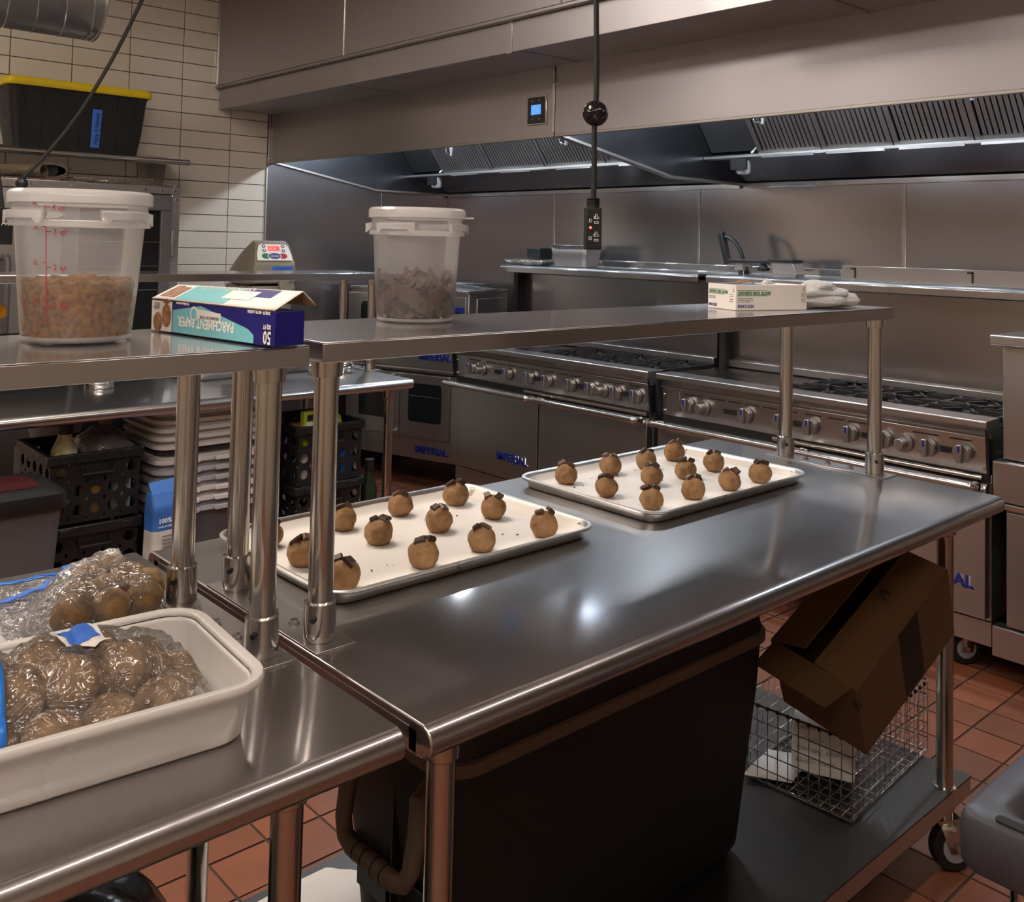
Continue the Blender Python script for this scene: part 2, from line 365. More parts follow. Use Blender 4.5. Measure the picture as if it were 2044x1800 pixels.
# tiled wall: 4 x 12 inch tiles stacked, dark joints
wl = struct(MB().box(XB, XW+.1, YW+.006, YW+.1, 0, ZC).build('wall_left', 'grout_dark', smooth=False))
TW, TH = .318, .1015; TX, TZ = 1.932, 1.464
me_w = bpy.data.meshes.new('wall_tile')
bm = bmesh.new(); bmesh.ops.create_cube(bm, size=1)
for v in bm.verts: v.co = Vector((v.co.x*(TW-.0045), v.co.y*.008, v.co.z*(TH-.0045)))
bmesh.ops.bevel(bm, geom=[e for e in bm.edges], offset=.0012, segments=1, affect='EDGES'); bm.to_mesh(me_w); bm.free(); me_w.materials.append(M['wall_tile'])
restw = MB()
for i in range(-17, 1):
    for j in range(-14, 17):
        x = TX+(i-.5)*TW; z = TZ+(j+.5)*TH
        if z < .06 or z > ZC-.05: continue
        x1 = x+TW/2
        if i >= -5 and -4 <= j <= 15:
            o = bpy.data.objects.new('wall_tile', me_w); C.objects.link(o); o.parent = wl; o.location = (x, YW+.003+rnd.uniform(-.0006, .0006), z)
        else:
            restw.box(x-TW/2+.0025, x+TW/2-.0025, YW, YW+.007, z-TH/2+.0025, z+TH/2-.0025)
# cut column next to the steel panel
cut = MB().box(-.5*(.2515), .5*.2515, -.004, .004, -TH/2+.0022, TH/2-.0022).mesh('wall_tile'); cut.materials.append(M['wall_tile'])
for j in range(-4, 16):
    o = bpy.data.objects.new('wall_tile', cut); C.objects.link(o); o.parent = wl; o.location = (TX+.002+.2515/2, YW+.003, TZ+(j+.5)*TH)
restw.build('wall_tiles_beyond', 'wall_tile', wl, smooth=False, kind='stuff')
# stainless panels on both walls of the cooking corner
wb = struct(MB().box(XW+.012, XW+.1, YB, YW+.1, 0, ZC).build('wall_back', 'dull_steel', smooth=False))
seams = [YW, 3.50, 2.34, 1.147, -.05, -1.25, -2.4, YB]
for a, b in zip(seams[:-1], seams[1:]):
    MB().box(XW, XW+.012, b+.003, a-.003, .02, 2.6).build('steel_panel', 'wall_steel', wb, bevel=.001)
for s_ in seams[1:-1]:
    MB().box(XW-.004, XW+.001, s_-.009, s_+.009, .02, 1.92).build('seam_strip', 'handle_steel', wb, bevel=.0015)
for a, b in ((2.189, 3.07), (3.07, XW)):
    MB().box(a+.001, b-.001, YW-.008, YW+.006, .02, 2.4).build('steel_panel', 'wall_steel', wl, bevel=.001)
MB().box(2.182, 2.19, YW-.012, YW+.004, .02, 2.05).build('edge_trim', 'dull_steel', wl)

# ------------------------------------------------------------------ ceiling lights (the lamps of the room, above and behind the camera)
def ceiling_light(x, y, lx, ly, label):
    t = thing('ceiling_light', label, 'light', (x, y, ZC-.06), 0, 'ceiling light panels')
    f = MB()
    for a, b, c_, d in ((-lx, lx, -ly, -ly+.03), (-lx, lx, ly-.03, ly), (-lx, -lx+.03, -ly+.03, ly-.03), (lx-.03, lx, -ly+.03, ly-.03)): f.box(a, b, c_, d, 0, .055)
    f.build('frame', 'ceiling_white', t)
    MB().box(-lx+.03, lx-.03, -ly+.03, ly-.03, .01, .02).build('diffuser', 'panel_emit', t, smooth=False)
ceiling_light(-.1, -.55, .6, .1, 'narrow warm ceiling light above the front edge of the long table')
ceiling_light(-1.5, -.55, .6, .1, 'narrow warm ceiling light above the front edge of the left table')
ceiling_light(1.3, -.55, .6, .1, 'narrow warm ceiling light above the right end of the long table')
ceiling_light(-1.9, .6, .3, .6, 'warm ceiling light panel behind the left end of the near table')
ceiling_light(.30, 1.75, .6, .3, 'warm ceiling light panel above the aisle between the two rows of tables')
ceiling_light(-1.75, -1.7, .3, .6, 'warm ceiling light panel behind the photographer')
ceiling_light(-1.2, 3.2, .6, .3, 'warm ceiling light panel near the tiled wall')

# ------------------------------------------------------------------ exhaust hoods with the supply plenum in front
HX, HZ, PX, PZ = 2.206, 2.021, 1.848, 2.318
def hood(name, ya, yb, label, fil, lamps):
    t = thing(name, label, 'exhaust hood', (2.9, (ya+yb)/2, HZ))
    B = lambda mb, n, m, **k: mb.build(n, m, t, world=True, **k)
    B(MB().prism([(HX, HZ), (HX+.018, HZ-.004), (HX+.018, HZ+.012), (HX+.012, HZ+.02), (HX+.012, 2.9), (HX, 2.9)], 'y', yb, ya), 'front_panel', 'hood_steel')
    B(MB().box(HX-.002, HX+.02, yb, ya, HZ-.012, HZ), 'front_lip', 'dull_steel', bevel=.002)
    for y in (yb, ya-.014):
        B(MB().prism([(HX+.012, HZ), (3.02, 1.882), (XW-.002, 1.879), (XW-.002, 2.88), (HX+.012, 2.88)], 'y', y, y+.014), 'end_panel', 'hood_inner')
        B(MB().prism([(HX+.012, HZ-.006), (3.02, 1.876), (XW-.002, 1.873), (XW-.002, 1.885), (3.02, 1.888), (HX+.012, HZ+.006)], 'y', y-.002, y+.016), 'end_panel_flange', 'dull_steel')
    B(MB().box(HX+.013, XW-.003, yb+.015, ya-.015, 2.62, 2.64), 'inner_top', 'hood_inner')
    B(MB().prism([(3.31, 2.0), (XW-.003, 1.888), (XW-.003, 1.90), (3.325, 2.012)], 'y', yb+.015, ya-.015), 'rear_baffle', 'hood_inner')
    B(MB().box(XW-.02, XW-.002, yb+.015, ya-.015, 1.86, 1.888), 'wall_trim', 'handle_steel', bevel=.003)
    # filter bank: lower edge (3.30, 2.00), upper edge (3.02, 2.36)
    lo, up = Vector((3.30, 0, 2.005)), Vector((3.02, 0, 2.37)); d = (up-lo).normalized(); nrm = Vector((-d.z, 0, d.x))
    B(MB().add([(lo.x+.03, yb+.02, lo.z+.02), (lo.x+.03, ya-.02, lo.z+.02), (up.x+.03, ya-.02, up.z+.02), (up.x+.03, yb+.02, up.z+.02)], [(0,1,2,3)]), 'filter_backing', 'dark_void', smooth=False)
    B(MB().box(3.27, 3.33, yb+.015, ya-.015, 1.985, 2.0), 'grease_trough', 'dull_steel', bevel=.002)
    for k, (a, b) in enumerate(fil):
        f = MB(); mid = lo.lerp(up, .5); hl = (up-lo).length/2
        for y in (a+.012, b-.012): f.obox((mid.x, y, mid.z), d, (0,1,0), nrm, hl, .012, .016)
        for q in (.03, .97):
            c_ = lo.lerp(up, q); f.obox((c_.x, (a+b)/2, c_.z), d, (0,1,0), nrm, .012, (b-a)/2-.024, .014)
        fo = B(f, 'filter', 'filter_steel')
        sl = MB(); n = max(6, int((b-a)/.027))
        for i in range(n):
            y = a+.03+(b-a-.06)*(i+.5)/n; sl.obox((mid.x, y, mid.z), d, (0,1,0), nrm, hl-.025, .0085, .012)
        so = sl.build('baffle_slats', 'filter_steel', t, world=True); so.parent = fo; so['kind'] = 'stuff'
        hb = MB().box(3.262, 3.27, (a+b)/2-.14, (a+b)/2+.14, 1.978, 1.99); B(hb, 'filter_clip', 'handle_steel')
    for (x, y, z) in lamps:
        lb = B(MB().cyl((x, y, z), (x, y, z+.12), .055, .06, 20), 'lamp_socket', 'dull_steel')
        g = MB().lathe([(.001, -.095), (.03, -.09), (.05, -.06), (.055, -.02), (.05, 0)], 20, (x, y, z)); go = g.build('lamp_globe', 'hood_emit', t, world=True); go.parent = lb
    return t
h1 = hood('exhaust_hood', 4.626, 2.042, 'stainless canopy hood in the corner above the left range and ovens',
          [(4.20-.50*(k+1)+.008, 4.20-.50*k) for k in range(4)], [(2.80, 4.05, 2.42), (2.80, 3.30, 2.42), (2.80, 2.55, 2.42)])
h2 = hood('exhaust_hood', 2.034, -1.2, 'stainless canopy hood above the right range, nearer the camera',
          [(1.70-.345*(k+1)+.006, 1.70-.345*k) for k in range(8)], [(2.80, 1.80, 2.42), (2.80, 1.15, 2.42), (2.80, .2, 2.42)])
# controller set into the hood front
ct = thing('hood_controller', 'small black wall controller with a blue screen on the hood front', 'control panel', (HX, 2.148, 2.07))
MB().box(-.008, 0, -.064, .064, 0, .132).build('bezel', 'handle_steel', ct, bevel=.003)
MB().box(-.0105, -.008, -.056, .056, .006, .126).build('face', 'black_gloss', ct)
MB().box(-.012, -.0105, -.031, .031, .046, .09).build('screen', 'screen_blue', ct)
for y in (-.022, .022):
    for z in (.026, .108): MB().cyl((-.013, y, z), (-.0105, y, z), .004, n=10).build('button', 'knob_grey', ct)
for z, l in ((.080, .05), (.072, .045), (.056, .05)): MB().box(-.0125, -.012, -l/2, l/2, z, z+.002).build('screen_line', 'ink_white', ct)
sh = MB().box(HX-.006, HX, 2.036, 2.05, 2.03, 2.30); sh.box(HX-.006, HX, 2.0, 2.036, 2.24, 2.25)
tag(sh.build('seam_cover', 'handle_steel', bevel=.001), 'thin vertical steel strip covering the joint between the two hoods', 'trim')
# pipework of the fire suppression
def nozzle(x, y, z, label):
    t = thing('fire_nozzle', label, 'nozzle', (x, y, z), 0, 'fire suppression nozzles in the hoods')
    MB().cyl((0,0,0), (0,0,.06), .013, n=12).build('body', 'chrome', t); MB().cyl((0,0,-.03), (0,0,0), .009, n=12).build('tip', 'chrome', t)
    MB().cyl((0,0,.06), (0,0,.4), .011, n=10).build('drop_pipe', 'dull_steel', t)
    MB().tube(bez((0,.01,.04), (0,.06,.05), (0,.07,-.03), (0,.01,-.02)), .0025, 6).build('lanyard', 'handle_steel', t)
nozzle(2.75, 1.33, 2.095, 'chrome nozzle hanging in the right hood by its left end panel')
nozzle(2.75, .46, 2.115, 'chrome nozzle hanging in front of the right hood filters')
nozzle(2.75, 2.50, 2.075, 'chrome nozzle hanging in front of the left hood filters')
nozzle(2.75, 3.45, 2.07, 'chrome nozzle hanging near the corner in the left hood')
def hood_cup(y, label):
    t = thing('grease_cup', label, 'cup', (3.30, y, 1.905), 0, 'grease cups under the hoods')
    MB().lathe([(.028, 0), (.036, .01), (.038, .07), (.034, .075)], 20, cap0=True, cap1=True).build('cup', 'light_grey_plastic', t)
    MB().box(-.045, -.03, -.045, .045, .02, .075).build('holder', 'black_matte', t)
    MB().cyl((-.02,-.06,.10), (.02,-.09,.15), .010, n=10).build('spout', 'chrome', t)
hood_cup(4.30, 'pale grey cup under the left hood by the corner'); hood_cup(1.80, 'pale grey cup under the right hood by its end panel')
# supply plenum
pl = thing('supply_plenum', 'long stainless air plenum box running along the front of both hoods', 'plenum', (PX, 1.7, PZ))
B = lambda mb, n, m, **k: mb.build(n, m, pl, world=True, **k)
ys = [4.626, 3.19, 1.63, .1, -1.2]
B(MB().box(PX, PX+.012, -1.2, 4.626, PZ, PZ+.128), 'front_skirt', 'hood_steel', bevel=.003)
B(MB().box(PX-.03, PX+.01, -1.2, 4.626, PZ+.128, PZ+.143), 'ledge', 'hood_steel', bevel=.003)
for a, b in zip(ys[:-1], ys[1:]):
    B(MB().box(PX-.022, PX-.006, b+.006, a-.006, PZ+.146, ZC-.01), 'closure_panel', 'hood_steel', bevel=.002)
    B(MB().box(PX-.026, PX-.004, a-.009, a+.004, PZ+.143, ZC-.01), 'panel_strip', 'handle_steel')
B(MB().box(PX-.004, PX+.01, -1.2, 4.626, PZ+.143, ZC-.01), 'backing', 'dull_steel')
ub = [4.626, 3.22, 1.90, .58, -1.2]
for a, b in zip(ub[:-1], ub[1:]):
    B(MB().box(PX+.012, HX-.001, b+.004, a-.004, PZ+.006, PZ+.014), 'bottom_panel', 'hood_steel', bevel=.001)
    B(MB().box(PX+.014, HX-.002, b-.012, b+.012, PZ+.002, PZ+.006), 'bottom_strip', 'dull_steel')
B(MB().box(PX-.004, PX, 1.93, 1.965, PZ-.004, PZ+.13), 'joint_cover', 'hood_steel', bevel=.001)

# ------------------------------------------------------------------ spiral duct at the top left
dt = thing('spiral_duct', 'round galvanised spiral duct hanging at the top left corner', 'duct', (-1.0, 3.35, 2.545))
MB().cyl((-1.2,0,0), (1.665,0,0), .165, n=40, caps=False).build('duct_wall', 'duct_steel', dt, thick=.004)
sp = []
for i in range(26*24): a = i/24*2*PI; sp.append((-1.2+i/24*.11, .167*math.cos(a), .167*math.sin(a)))
MB().tube(sp, .0035, 5).build('spiral_seam', 'duct_steel', dt)
o = MB().lathe([(.165,0),(.170,.003),(.170,.012),(.165,.015)], 40).build('end_rim', 'duct_steel', dt)
o.rotation_euler = (0, PI/2, 0); o.location = (1.652, 0, 0)
for x in (-.6, .9):
    MB().cyl((x,0,.165), (x,0,.66), .004, n=6).build('hanger_rod', 'dull_steel', dt)

# ================================================================== COOKING LINE (local X runs to the right along the wall, Y into the wall)
RX = 2.845
def caster(name, parent, x, y, r=.055, w_=.03, zt=.13, rz=.5, mat='rubber'):
    """swivel caster as a part with sub-parts; stem top at zt"""
    c, s_ = math.cos(rz), math.sin(rz)
    st = MB().cyl((x, y, zt-.02), (x, y, zt), .018, n=14)
    dx, dy = -c*.025, -s_*.025; ax = Vector((-s_, c, 0)); wc = Vector((x+dx, y+dy, r))
    p = MB()
    for sd in (-1, 1):
        pc = wc+ax*(sd*(w_/2+.006))
        p.add([tuple(pc+Vector((c*.02, s_*.02, -.012))), tuple(pc+Vector((-c*.02, -s_*.02, -.012))), tuple(Vector((x, y, zt-.018))+ax*(sd*(w_/2+.006))+Vector((-c*.03, -s_*.03, 0))), tuple(Vector((x, y, zt-.018))+ax*(sd*(w_/2+.006))+Vector((c*.03, s_*.03, 0)))], [(0,1,2,3)])
    top = MB().obox((x, y, zt-.02), (c, s_, 0), ax, (0,0,1), .032, w_/2+.008, .003)
    fk = MB(); fk.v = list(st.v); fk.f = list(st.f); fk.add(top.v, top.f); fk.add(p.v, p.f)
    fo = fk.build(name, 'handle_steel', parent, thick=.002)
    wh = MB().cyl(tuple(wc-ax*(w_/2)), tuple(wc+ax*(w_/2)), r, n=28).build('wheel', mat, parent, bevel=.006); wh.parent = fo
    hb = MB().cyl(tuple(wc-ax*(w_/2+.002)), tuple(wc+ax*(w_/2+.002)), r*.62, n=24); hb2 = hb.build('wheel_disc', 'light_grey_plastic', parent); hb2.parent = fo
    bl = MB().cyl(tuple(wc-ax*(w_/2+.014)), tuple(wc+ax*(w_/2+.014)), .009, n=6).build('axle_bolt', 'chrome', parent); bl.parent = fo
    return fo
def knob(parent, X, Z, th=False, blue=False, y0=.04):
    k = MB()
    if th:
        k.cyl((X, y0, Z), (X, y0-.012, Z), .036, n=24).cyl((X, y0-.012, Z), (X, y0-.05, Z), .021, .019, 20); o = k.build('thermostat_knob', 'knob_grey', parent, bevel=.002)
        for i in range(14):
            a = i/14*2*PI; pass
    else:
        k.cyl((X, y0, Z), (X, y0-.026, Z), .035, .033, 26).box(X-.010, X+.010, y0-.044, y0-.026, Z-.033, Z+.033); o = k.build('burner_knob', 'knob_grey', parent, bevel=.003)
        m = MB().box(X-.0035, X+.0035, y0-.0455, y0-.044, Z+.006, Z+.030).build('pointer', 'brand_blue', parent); m.parent = o
    return o
def grate_mesh():
    g = MB(); a = .145
    for s_ in (-1, 1):
        g.box(-a, a, s_*a-.007, s_*a+.007, 0, .018); g.box(s_*a-.007, s_*a+.007, -a, a, 0, .018)
    for i in range(8):
        t = i/8*2*PI+PI/8; c, s_ = math.cos(t), math.sin(t); r1 = .05; r2 = min(a/abs(c), a/abs(s_))-.003
        cx_, cy_ = (r1+r2)/2*c, (r1+r2)/2*s_
        g.obox((cx_, cy_, .014), (c, s_, 0), (-s_, c, 0), (0,0,1), (r2-r1)/2, .006, .012)
    g.lathe([(.03, -.01), (.034, 0), (.03, .008), (.001, .01)], 14)
    return g
def make_range(yl, label, name_x):
    Wd = 1.518
    t = thing('gas_range', label, 'range', (RX, yl, 0), -PI/2, 'gas ranges on the cooking line')
    B = lambda mb, n, m, **k: mb.build(n, m, t, **k)
    B(MB().box(.004, Wd-.004, .06, .80, .21, .885), 'body', 'range_steel')
    B(MB().box(.004, Wd-.004, .06, .10, .118, .205), 'kick_plate', 'range_steel', bevel=.002)
    B(MB().prism([(0, .929), (.004, .933), (.12, .933), (.12, .865), (.052, .865), (.012, .902), (0, .908)], 'x', 0, Wd), 'front_rail', 'range_steel', bevel=.002)
    B(MB().prism([(.040, .868), (.048, .735), (.07, .735), (.07, .868)], 'x', .004, Wd-.004), 'control_panel', 'range_steel', bevel=.002)
    B(MB().prism([(.03,.866),(.052,.866),(.062,.735),(.03,.735),(.012,.90)], 'x', Wd-.010, Wd), 'end_cheek', 'black_matte'); B(MB().prism([(.03,.866),(.052,.866),(.062,.735),(.03,.735),(.012,.90)], 'x', 0, .010), 'end_cheek', 'black_matte')
    for a, b in ((.14,.235), (.285,.365), (.385,.45), (.475,.545), (.565,.635), (.66,.73), (.77,.845), (.875,.945), (.965,1.04), (1.23,1.33), (1.37,1.45)):
        B(MB().box(a, b, .0385, .046, .845, .850), 'vent_slot', 'dark_void')
    for a, b in ((.125,.15), (.36,.44), (.70,.755), (1.02,1.08), (1.335,1.385)): B(MB().box(a, b, .0395, .05, .79, .812), 'valve_opening', 'dark_void')
    lp = B(MB().box(.04, .118, .033, .045, .765, .862), 'lighter_flap', 'range_steel', bevel=.002)
    o = MB().box(.04, .118, .022, .036, .855, .864).build('flap_lip', 'range_steel', t); o.parent = lp
    for x in (.018, Wd-.022):
        for z in (.755, .83): B(MB().cyl((x, .046, z), (x, .036, z), .006, n=10), 'screw', 'chrome')
    for X, th in ((.167,0), (.252,1), (.482,0), (.658,0), (.801,0), (.975,0), (1.117,0), (1.197,1), (1.291,0), (1.421,0)): knob(t, X, .80, th, True)
    # drip tray bar, doors and handles
    B(MB().cyl((.62, .035, .722), (1.49, .035, .722), .009, n=10), 'drip_tray_bar', 'handle_steel')
    B(MB().box(.01, Wd-.01, .05, .1, .69, .735), 'gap', 'dark_void')
    for k, (a, b) in enumerate(((.008, .752), (.762, Wd-.008))):
        d = B(MB().prism([(.012, .225), (.012, .665), (.016, .69), (.03, .704), (.06, .704), (.06, .225)], 'x', a, b), 'oven_door', 'range_steel', bevel=.002)
        h = MB().cyl((a+.02, -.065, .705), (b-.02, -.065, .705), .0135, n=14); ho = h.build('handle_bar', 'handle_steel', t); ho.parent = d
        for x in (a+.03, b-.03):
            e = MB().tube(bez((x, -.065, .705), (x+(.03 if x > (a+b)/2 else -.03), -.06, .705), (x, -.02, .70), (x, .014, .69)), [.017]*6+[.015]*5+[.02]*6, 10)
            eo = e.build('handle_bracket', 'chrome', t); eo.parent = d
        if k == name_x:
            x0 = b-.325 if name_x == 0 else b-.29
            tx = text('nameplate', 'IMPERIAL', .062, 'brand_blue', t, (x0, .011, .325), (1,0,0), (0,0,1), .004, xs=1.0, bold=.002); tx.parent = d
            tx = text('nameplate_edge', 'IMPERIAL', .062, 'chrome', t, (x0+.003, .0118, .322), (1,0,0), (0,0,1), .002, xs=1.0, bold=.003); tx.parent = d
    # griddle and grates
    B(MB().box(.012, .60, .12, .58, .885, .925), 'griddle_plate', 'griddle', bevel=.004)
    B(MB().box(.60, Wd-.012, .12, .575, .87, .892), 'burner_well', 'dark_void')
    gm = grate_mesh().mesh('burner_grate'); gm.materials.append(M['cast_iron'])
    for i in range(3):
        for j in range(2):
            o = bpy.data.objects.new('burner_grate', gm); C.objects.link(o); o.parent = t; o.location = (.76+.302*i, .24+.235*j, .915); o.scale = (1, .77, 1)
    # riser and high shelf
    B(MB().box(.004, Wd-.004, .565, .58, .90, 1.365), 'riser', 'wall_steel', bevel=.002)
    B(MB().box(.004, Wd-.004, .535, .565, .93, .965), 'riser_ledge', 'range_steel', bevel=.003)
    B(MB().box(.004, .04, .50, .565, .90, 1.35), 'riser_bracket', 'black_matte')
    B(MB().prism([(.38, 1.358), (.38, 1.388), (.392, 1.4), (.79, 1.4), (.79, 1.442), (.80, 1.442), (.80, 1.385), (.395, 1.385), (.395, 1.352), (.385, 1.352)], 'x', 0, Wd), 'high_shelf', 'shelf_steel', bevel=.004)
    for X, Y in ((.12, .16), (1.40, .16), (.12, .68), (1.40, .68)): caster('caster', t, X, Y, .06, .035, .21, .9)
    return t
r1 = make_range(3.535, 'left six-burner stainless range with griddle, beside the angled ovens', 0)
r2 = make_range(1.966, 'right six-burner stainless range with griddle, beside the tall steel cabinet', 1)
gp = MB().tube([(2.95,3.45,.03),(2.95,3.0,.03),(2.98,2.7,.09),(3.0,2.55,.09)], .018, 10)
tag(gp.build('gas_pipe', 'dull_steel'), 'dull steel gas pipe on the floor under the left range', 'pipe')

# ------------------------------------------------------------------ double convection oven, turned a little in the corner
ov = thing('convection_oven', 'double deck stainless convection oven standing angled in the corner', 'oven', (3.03, 3.60, 0), -PI/2+math.radians(17.5))
B = lambda mb, n, m, **k: mb.build(n, m, ov, **k)
# local X to the right seen from the front: the front spans X -0.97..0, Y goes back
OW = .93
for k, (z0, z1) in enumerate(((.17, .70), (.70, 1.215))):
    B(MB().box(-OW, 0, .012, .475, z0+.002, z1-.002), 'deck_body', 'range_steel', bevel=.003)
B(MB().box(-OW-.003, .003, -.004, .48, 1.213, 1.232), 'top_cap', 'range_steel', bevel=.003)
B(MB().box(-OW, 0, -.002, .02, .165, .295), 'lower_panel', 'range_steel', bevel=.002)
B(MB().box(-OW, 0, -.002, .02, .735, .895), 'upper_panel', 'range_steel', bevel=.002)
B(MB().cyl((-OW, -.012, .722), (.0, -.012, .722), .012, n=10), 'panel_bullnose', 'handle_steel')
for z in (.30, .90):
    z1 = .695 if z < .5 else 1.19
    for a, b in ((-OW+.005, -.49), (-.485, -.105)):
        d = B(MB().box(a, b, -.025, .012, z, z1), 'oven_door', 'range_steel', bevel=.003)
        wx0, wx1 = (a+.11, b-.055) if a < -.6 else (a+.07, b-.06)
        wnd = MB().prism(rrect(wx0, wx1, z+.10, z1-.055, .02, 4), 'y', -.028, -.02).build('door_window', 'dark_glass', ov); wnd.parent = d
        rk = MB().cyl((wx0+.01, -.029, z+.26), (wx1-.01, -.029, z+.26), .0015, n=6).build('rack_line', 'handle_steel', ov); rk.parent = d
        if a < -.6:
            hd = MB().tube([(b-.035, -.02, z+.02), (b-.035, -.062, z+.03), (b-.035, -.068, z+.06), (b-.035, -.068, z1-.04), (b-.035, -.062, z1-.015), (b-.035, -.02, z1-.01)], .011, 10).build('door_handle', 'handle_steel', ov); hd.parent = d
B(MB().box(-.095, -.008, -.012, .012, .90, 1.19), 'control_column', 'range_steel', bevel=.002)
B(MB().box(-.085, -.02, -.014, -.010, .99, 1.13), 'control_face', 'brand_blue')
for z in (1.03, 1.085): B(MB().cyl((-.05, -.034, z), (-.05, -.012, z), .02, n=18), 'dial', 'black_plastic')
text('nameplate', 'IMPERIAL', .062, 'brand_blue', ov, (-.36, -.004, .79), (1,0,0), (0,0,1), .004, bold=.002)
text('nameplate', 'IMPERIAL', .062, 'brand_blue', ov, (-.37, -.004, .205), (1,0,0), (0,0,1), .004, bold=.002)
B(MB().box(.0, .006, .10, .40, .76, 1.18), 'side_panel', 'range_steel', bevel=.002)
for x in (-.04, -OW+.04):
    B(MB().cyl((x, .05, 0), (x, .05, .17), .016, n=12), 'leg', 'handle_steel'); B(MB().cyl((x, .43, 0), (x, .43, .17), .016, n=12), 'leg', 'handle_steel')
def wire_rack(name, label, loc, rz, L, W_, tilt=0, cat='rack', group=None, n=9):
    t = thing(name, label, cat, loc, rz, group)
    f = MB().tube([(x, y, .004) for x, y in rrect(-L/2, L/2, -W_/2, W_/2, .03, 4)], .0035, 6, True)
    f.build('frame', 'chrome', t)
    wv = MB()
    for i in range(n):
        x = -L/2+L*(i+1)/(n+1); wv.cyl((x, -W_/2, .004), (x, W_/2, .004), .0018, n=5)
    for q in (-.3, .3): wv.cyl((-L/2, W_*q, .0015), (L/2, W_*q, .0015), .0022, n=5)
    wv.build('wires', 'chrome', t)
    t.rotation_euler = (0, tilt, rz)
    return t
wire_rack('oven_rack', 'lower chrome wire rack lying on top of the convection oven', (3.16, 3.95, 1.236), 1.27, .66, .45, 0, group='wire racks on the convection oven', n=16)
wire_rack('oven_rack', 'upper chrome wire rack lying skewed on top of the convection oven', (3.13, 4.02, 1.262), 1.2, .62, .42, .025, group='wire racks on the convection oven', n=16)

# ------------------------------------------------------------------ tall steel cabinet at the right edge
cb = thing('steel_cabinet', 'tall stainless appliance cabinet at the right edge beside the range', 'cabinet', (2.885, .424, 0), -PI/2)
B = lambda mb, n, m, **k: mb.build(n, m, cb, **k)
CW = .95
B(MB().box(.012, CW, .012, .76, .80, 1.205), 'upper_body', 'range_steel', bevel=.004)
B(MB().box(-.018, CW, -.03, .77, 1.208, 1.245), 'top_lid', 'range_steel', bevel=.006)
B(MB().box(-.012, CW, -.02, .76, .652, .796), 'apron', 'range_steel', bevel=.006)
B(MB().box(-.012, CW, -.025, .02, .628, .650), 'ledge', 'handle_steel', bevel=.004)
B(MB().box(.03, CW, 0, .76, .215, .628), 'lower_body', 'range_steel', bevel=.003)
B(MB().box(.035, CW-.03, -.014, 0, .225, .62), 'door', 'range_steel', bevel=.003)
B(MB().box(-.012, CW, -.018, .04, .106, .212), 'kick_plate', 'range_steel', bevel=.003)
for X in (.16, .80):
    for Y in (.10, .66): caster('caster', cb, X, Y, .05, .03, .12, 1.1)

# ------------------------------------------------------------------ things on the range shelves
SZ = 1.401
hp = thing('hotel_pan', 'small deep steel food pan on the left range shelf', 'pan', (3.42, 3.06, SZ), 0)
rs = [ring(-.065-.018*k, .065+.018*k, -.13-.018*k, .13+.018*k, .025, .002+.125*k) for k in (0, .5, 1)]
loft(MB(), rs, cap0=True).build('body', 'dull_steel', hp, thick=.002)
r0 = ring(-.083, .083, -.148, .148, .025, .127); r1_ = ring(-.096, .096, -.161, .161, .03, .129)
loft(MB(), [r0, r1_]).build('rim', 'handle_steel', hp, thick=.002)
ft_ = thing('foil_tray', 'shallow crumpled foil tray at the left end of the range shelf', 'tray', (3.40, 3.44, SZ), .1)
def foilp(u, v):
    a = u*2*PI; r = .12+.035*v; n_ = .006*math.sin(37*a)+.004*math.sin(61*a+1)
    return ((r+n_*v)*math.cos(a)*1.0, (r+n_*v)*math.sin(a)*1.15, .002+.030*v+.004*math.sin(23*a)*v*(1-v))
fb = MB().grid(foilp, 90, 4, True); fb.f.append(tuple(range(89, -1, -1))); fb.build('foil_dish', 'foil', ft_, thick=.001, angle=20)
loft(MB(), [[((.15+.004*math.sin(29*a))*math.cos(a), (.15+.004*math.sin(29*a))*1.15*math.sin(a), .034) for a in [i/60*2*PI for i in range(60)]], [(.05*math.cos(a), .05*math.sin(a), .036) for a in [i/60*2*PI for i in range(60)]]], closed_end=True).build('foil_cover', 'foil', ft_)
tag(link((lambda m: (m.box(-.055,.055,-.06,.06,0,.07), m)[1])(MB()).mesh('k'), 'black_block', 'black_matte', None, bevel=.008), 'matte black block standing on the foil tray', 'block'); bpy.data.objects['black_block'].location = (3.40, 3.36, SZ+.038)
fc = thing('fry_cutter', 'black lever food press lying on the right range shelf', 'food press', (3.42, 1.80, SZ))
B = lambda mb, n, m, **k: mb.build(n, m, fc, **k)
B(MB().box(-.02, .02, -.16, .16, .058, .078), 'base_bar', 'black_plastic', bevel=.004)
B(MB().obox((0, .190, .135), (0, .28, 1), (1,0,0), (0,1,-.28), .085, .02, .013), 'upright', 'black_plastic', bevel=.003)
B(MB().tube(bez((0,.185,.19), (0,.14,.195), (0,.09,.14), (0,.075,.07)), .011, 8), 'lever_arm', 'black_plastic')
B(MB().box(-.012, .012, .07, .12, .022, .058), 'bracket', 'dull_steel')
B(MB().lathe([(.001,.02),(.028,.024),(.034,.036),(.02,.046),(.010,.058)], 16, (0,-.045,0)), 'suction_foot', 'rubber')
B(MB().box(-.05, .05, -.24, -.10, .068, .084), 'pusher_plate', 'black_plastic', bevel=.003)
B(MB().prism([(-.115,.068),(-.235,.068),(-.26,.012),(-.13,.012)], 'x', -.045, .045), 'blade_block', 'dull_steel', bevel=.002)
B(MB().cyl((0,.09,0), (0,.09,.03), .012, n=10), 'rear_foot', 'rubber'); B(MB().box(-.04, .04, -.25, -.13, 0, .012), 'blade_foot', 'dull_steel')
rl = thing('steel_guard', 'flat steel guard strip with slots standing on the right range shelf', 'guard', (3.30, .86, SZ))
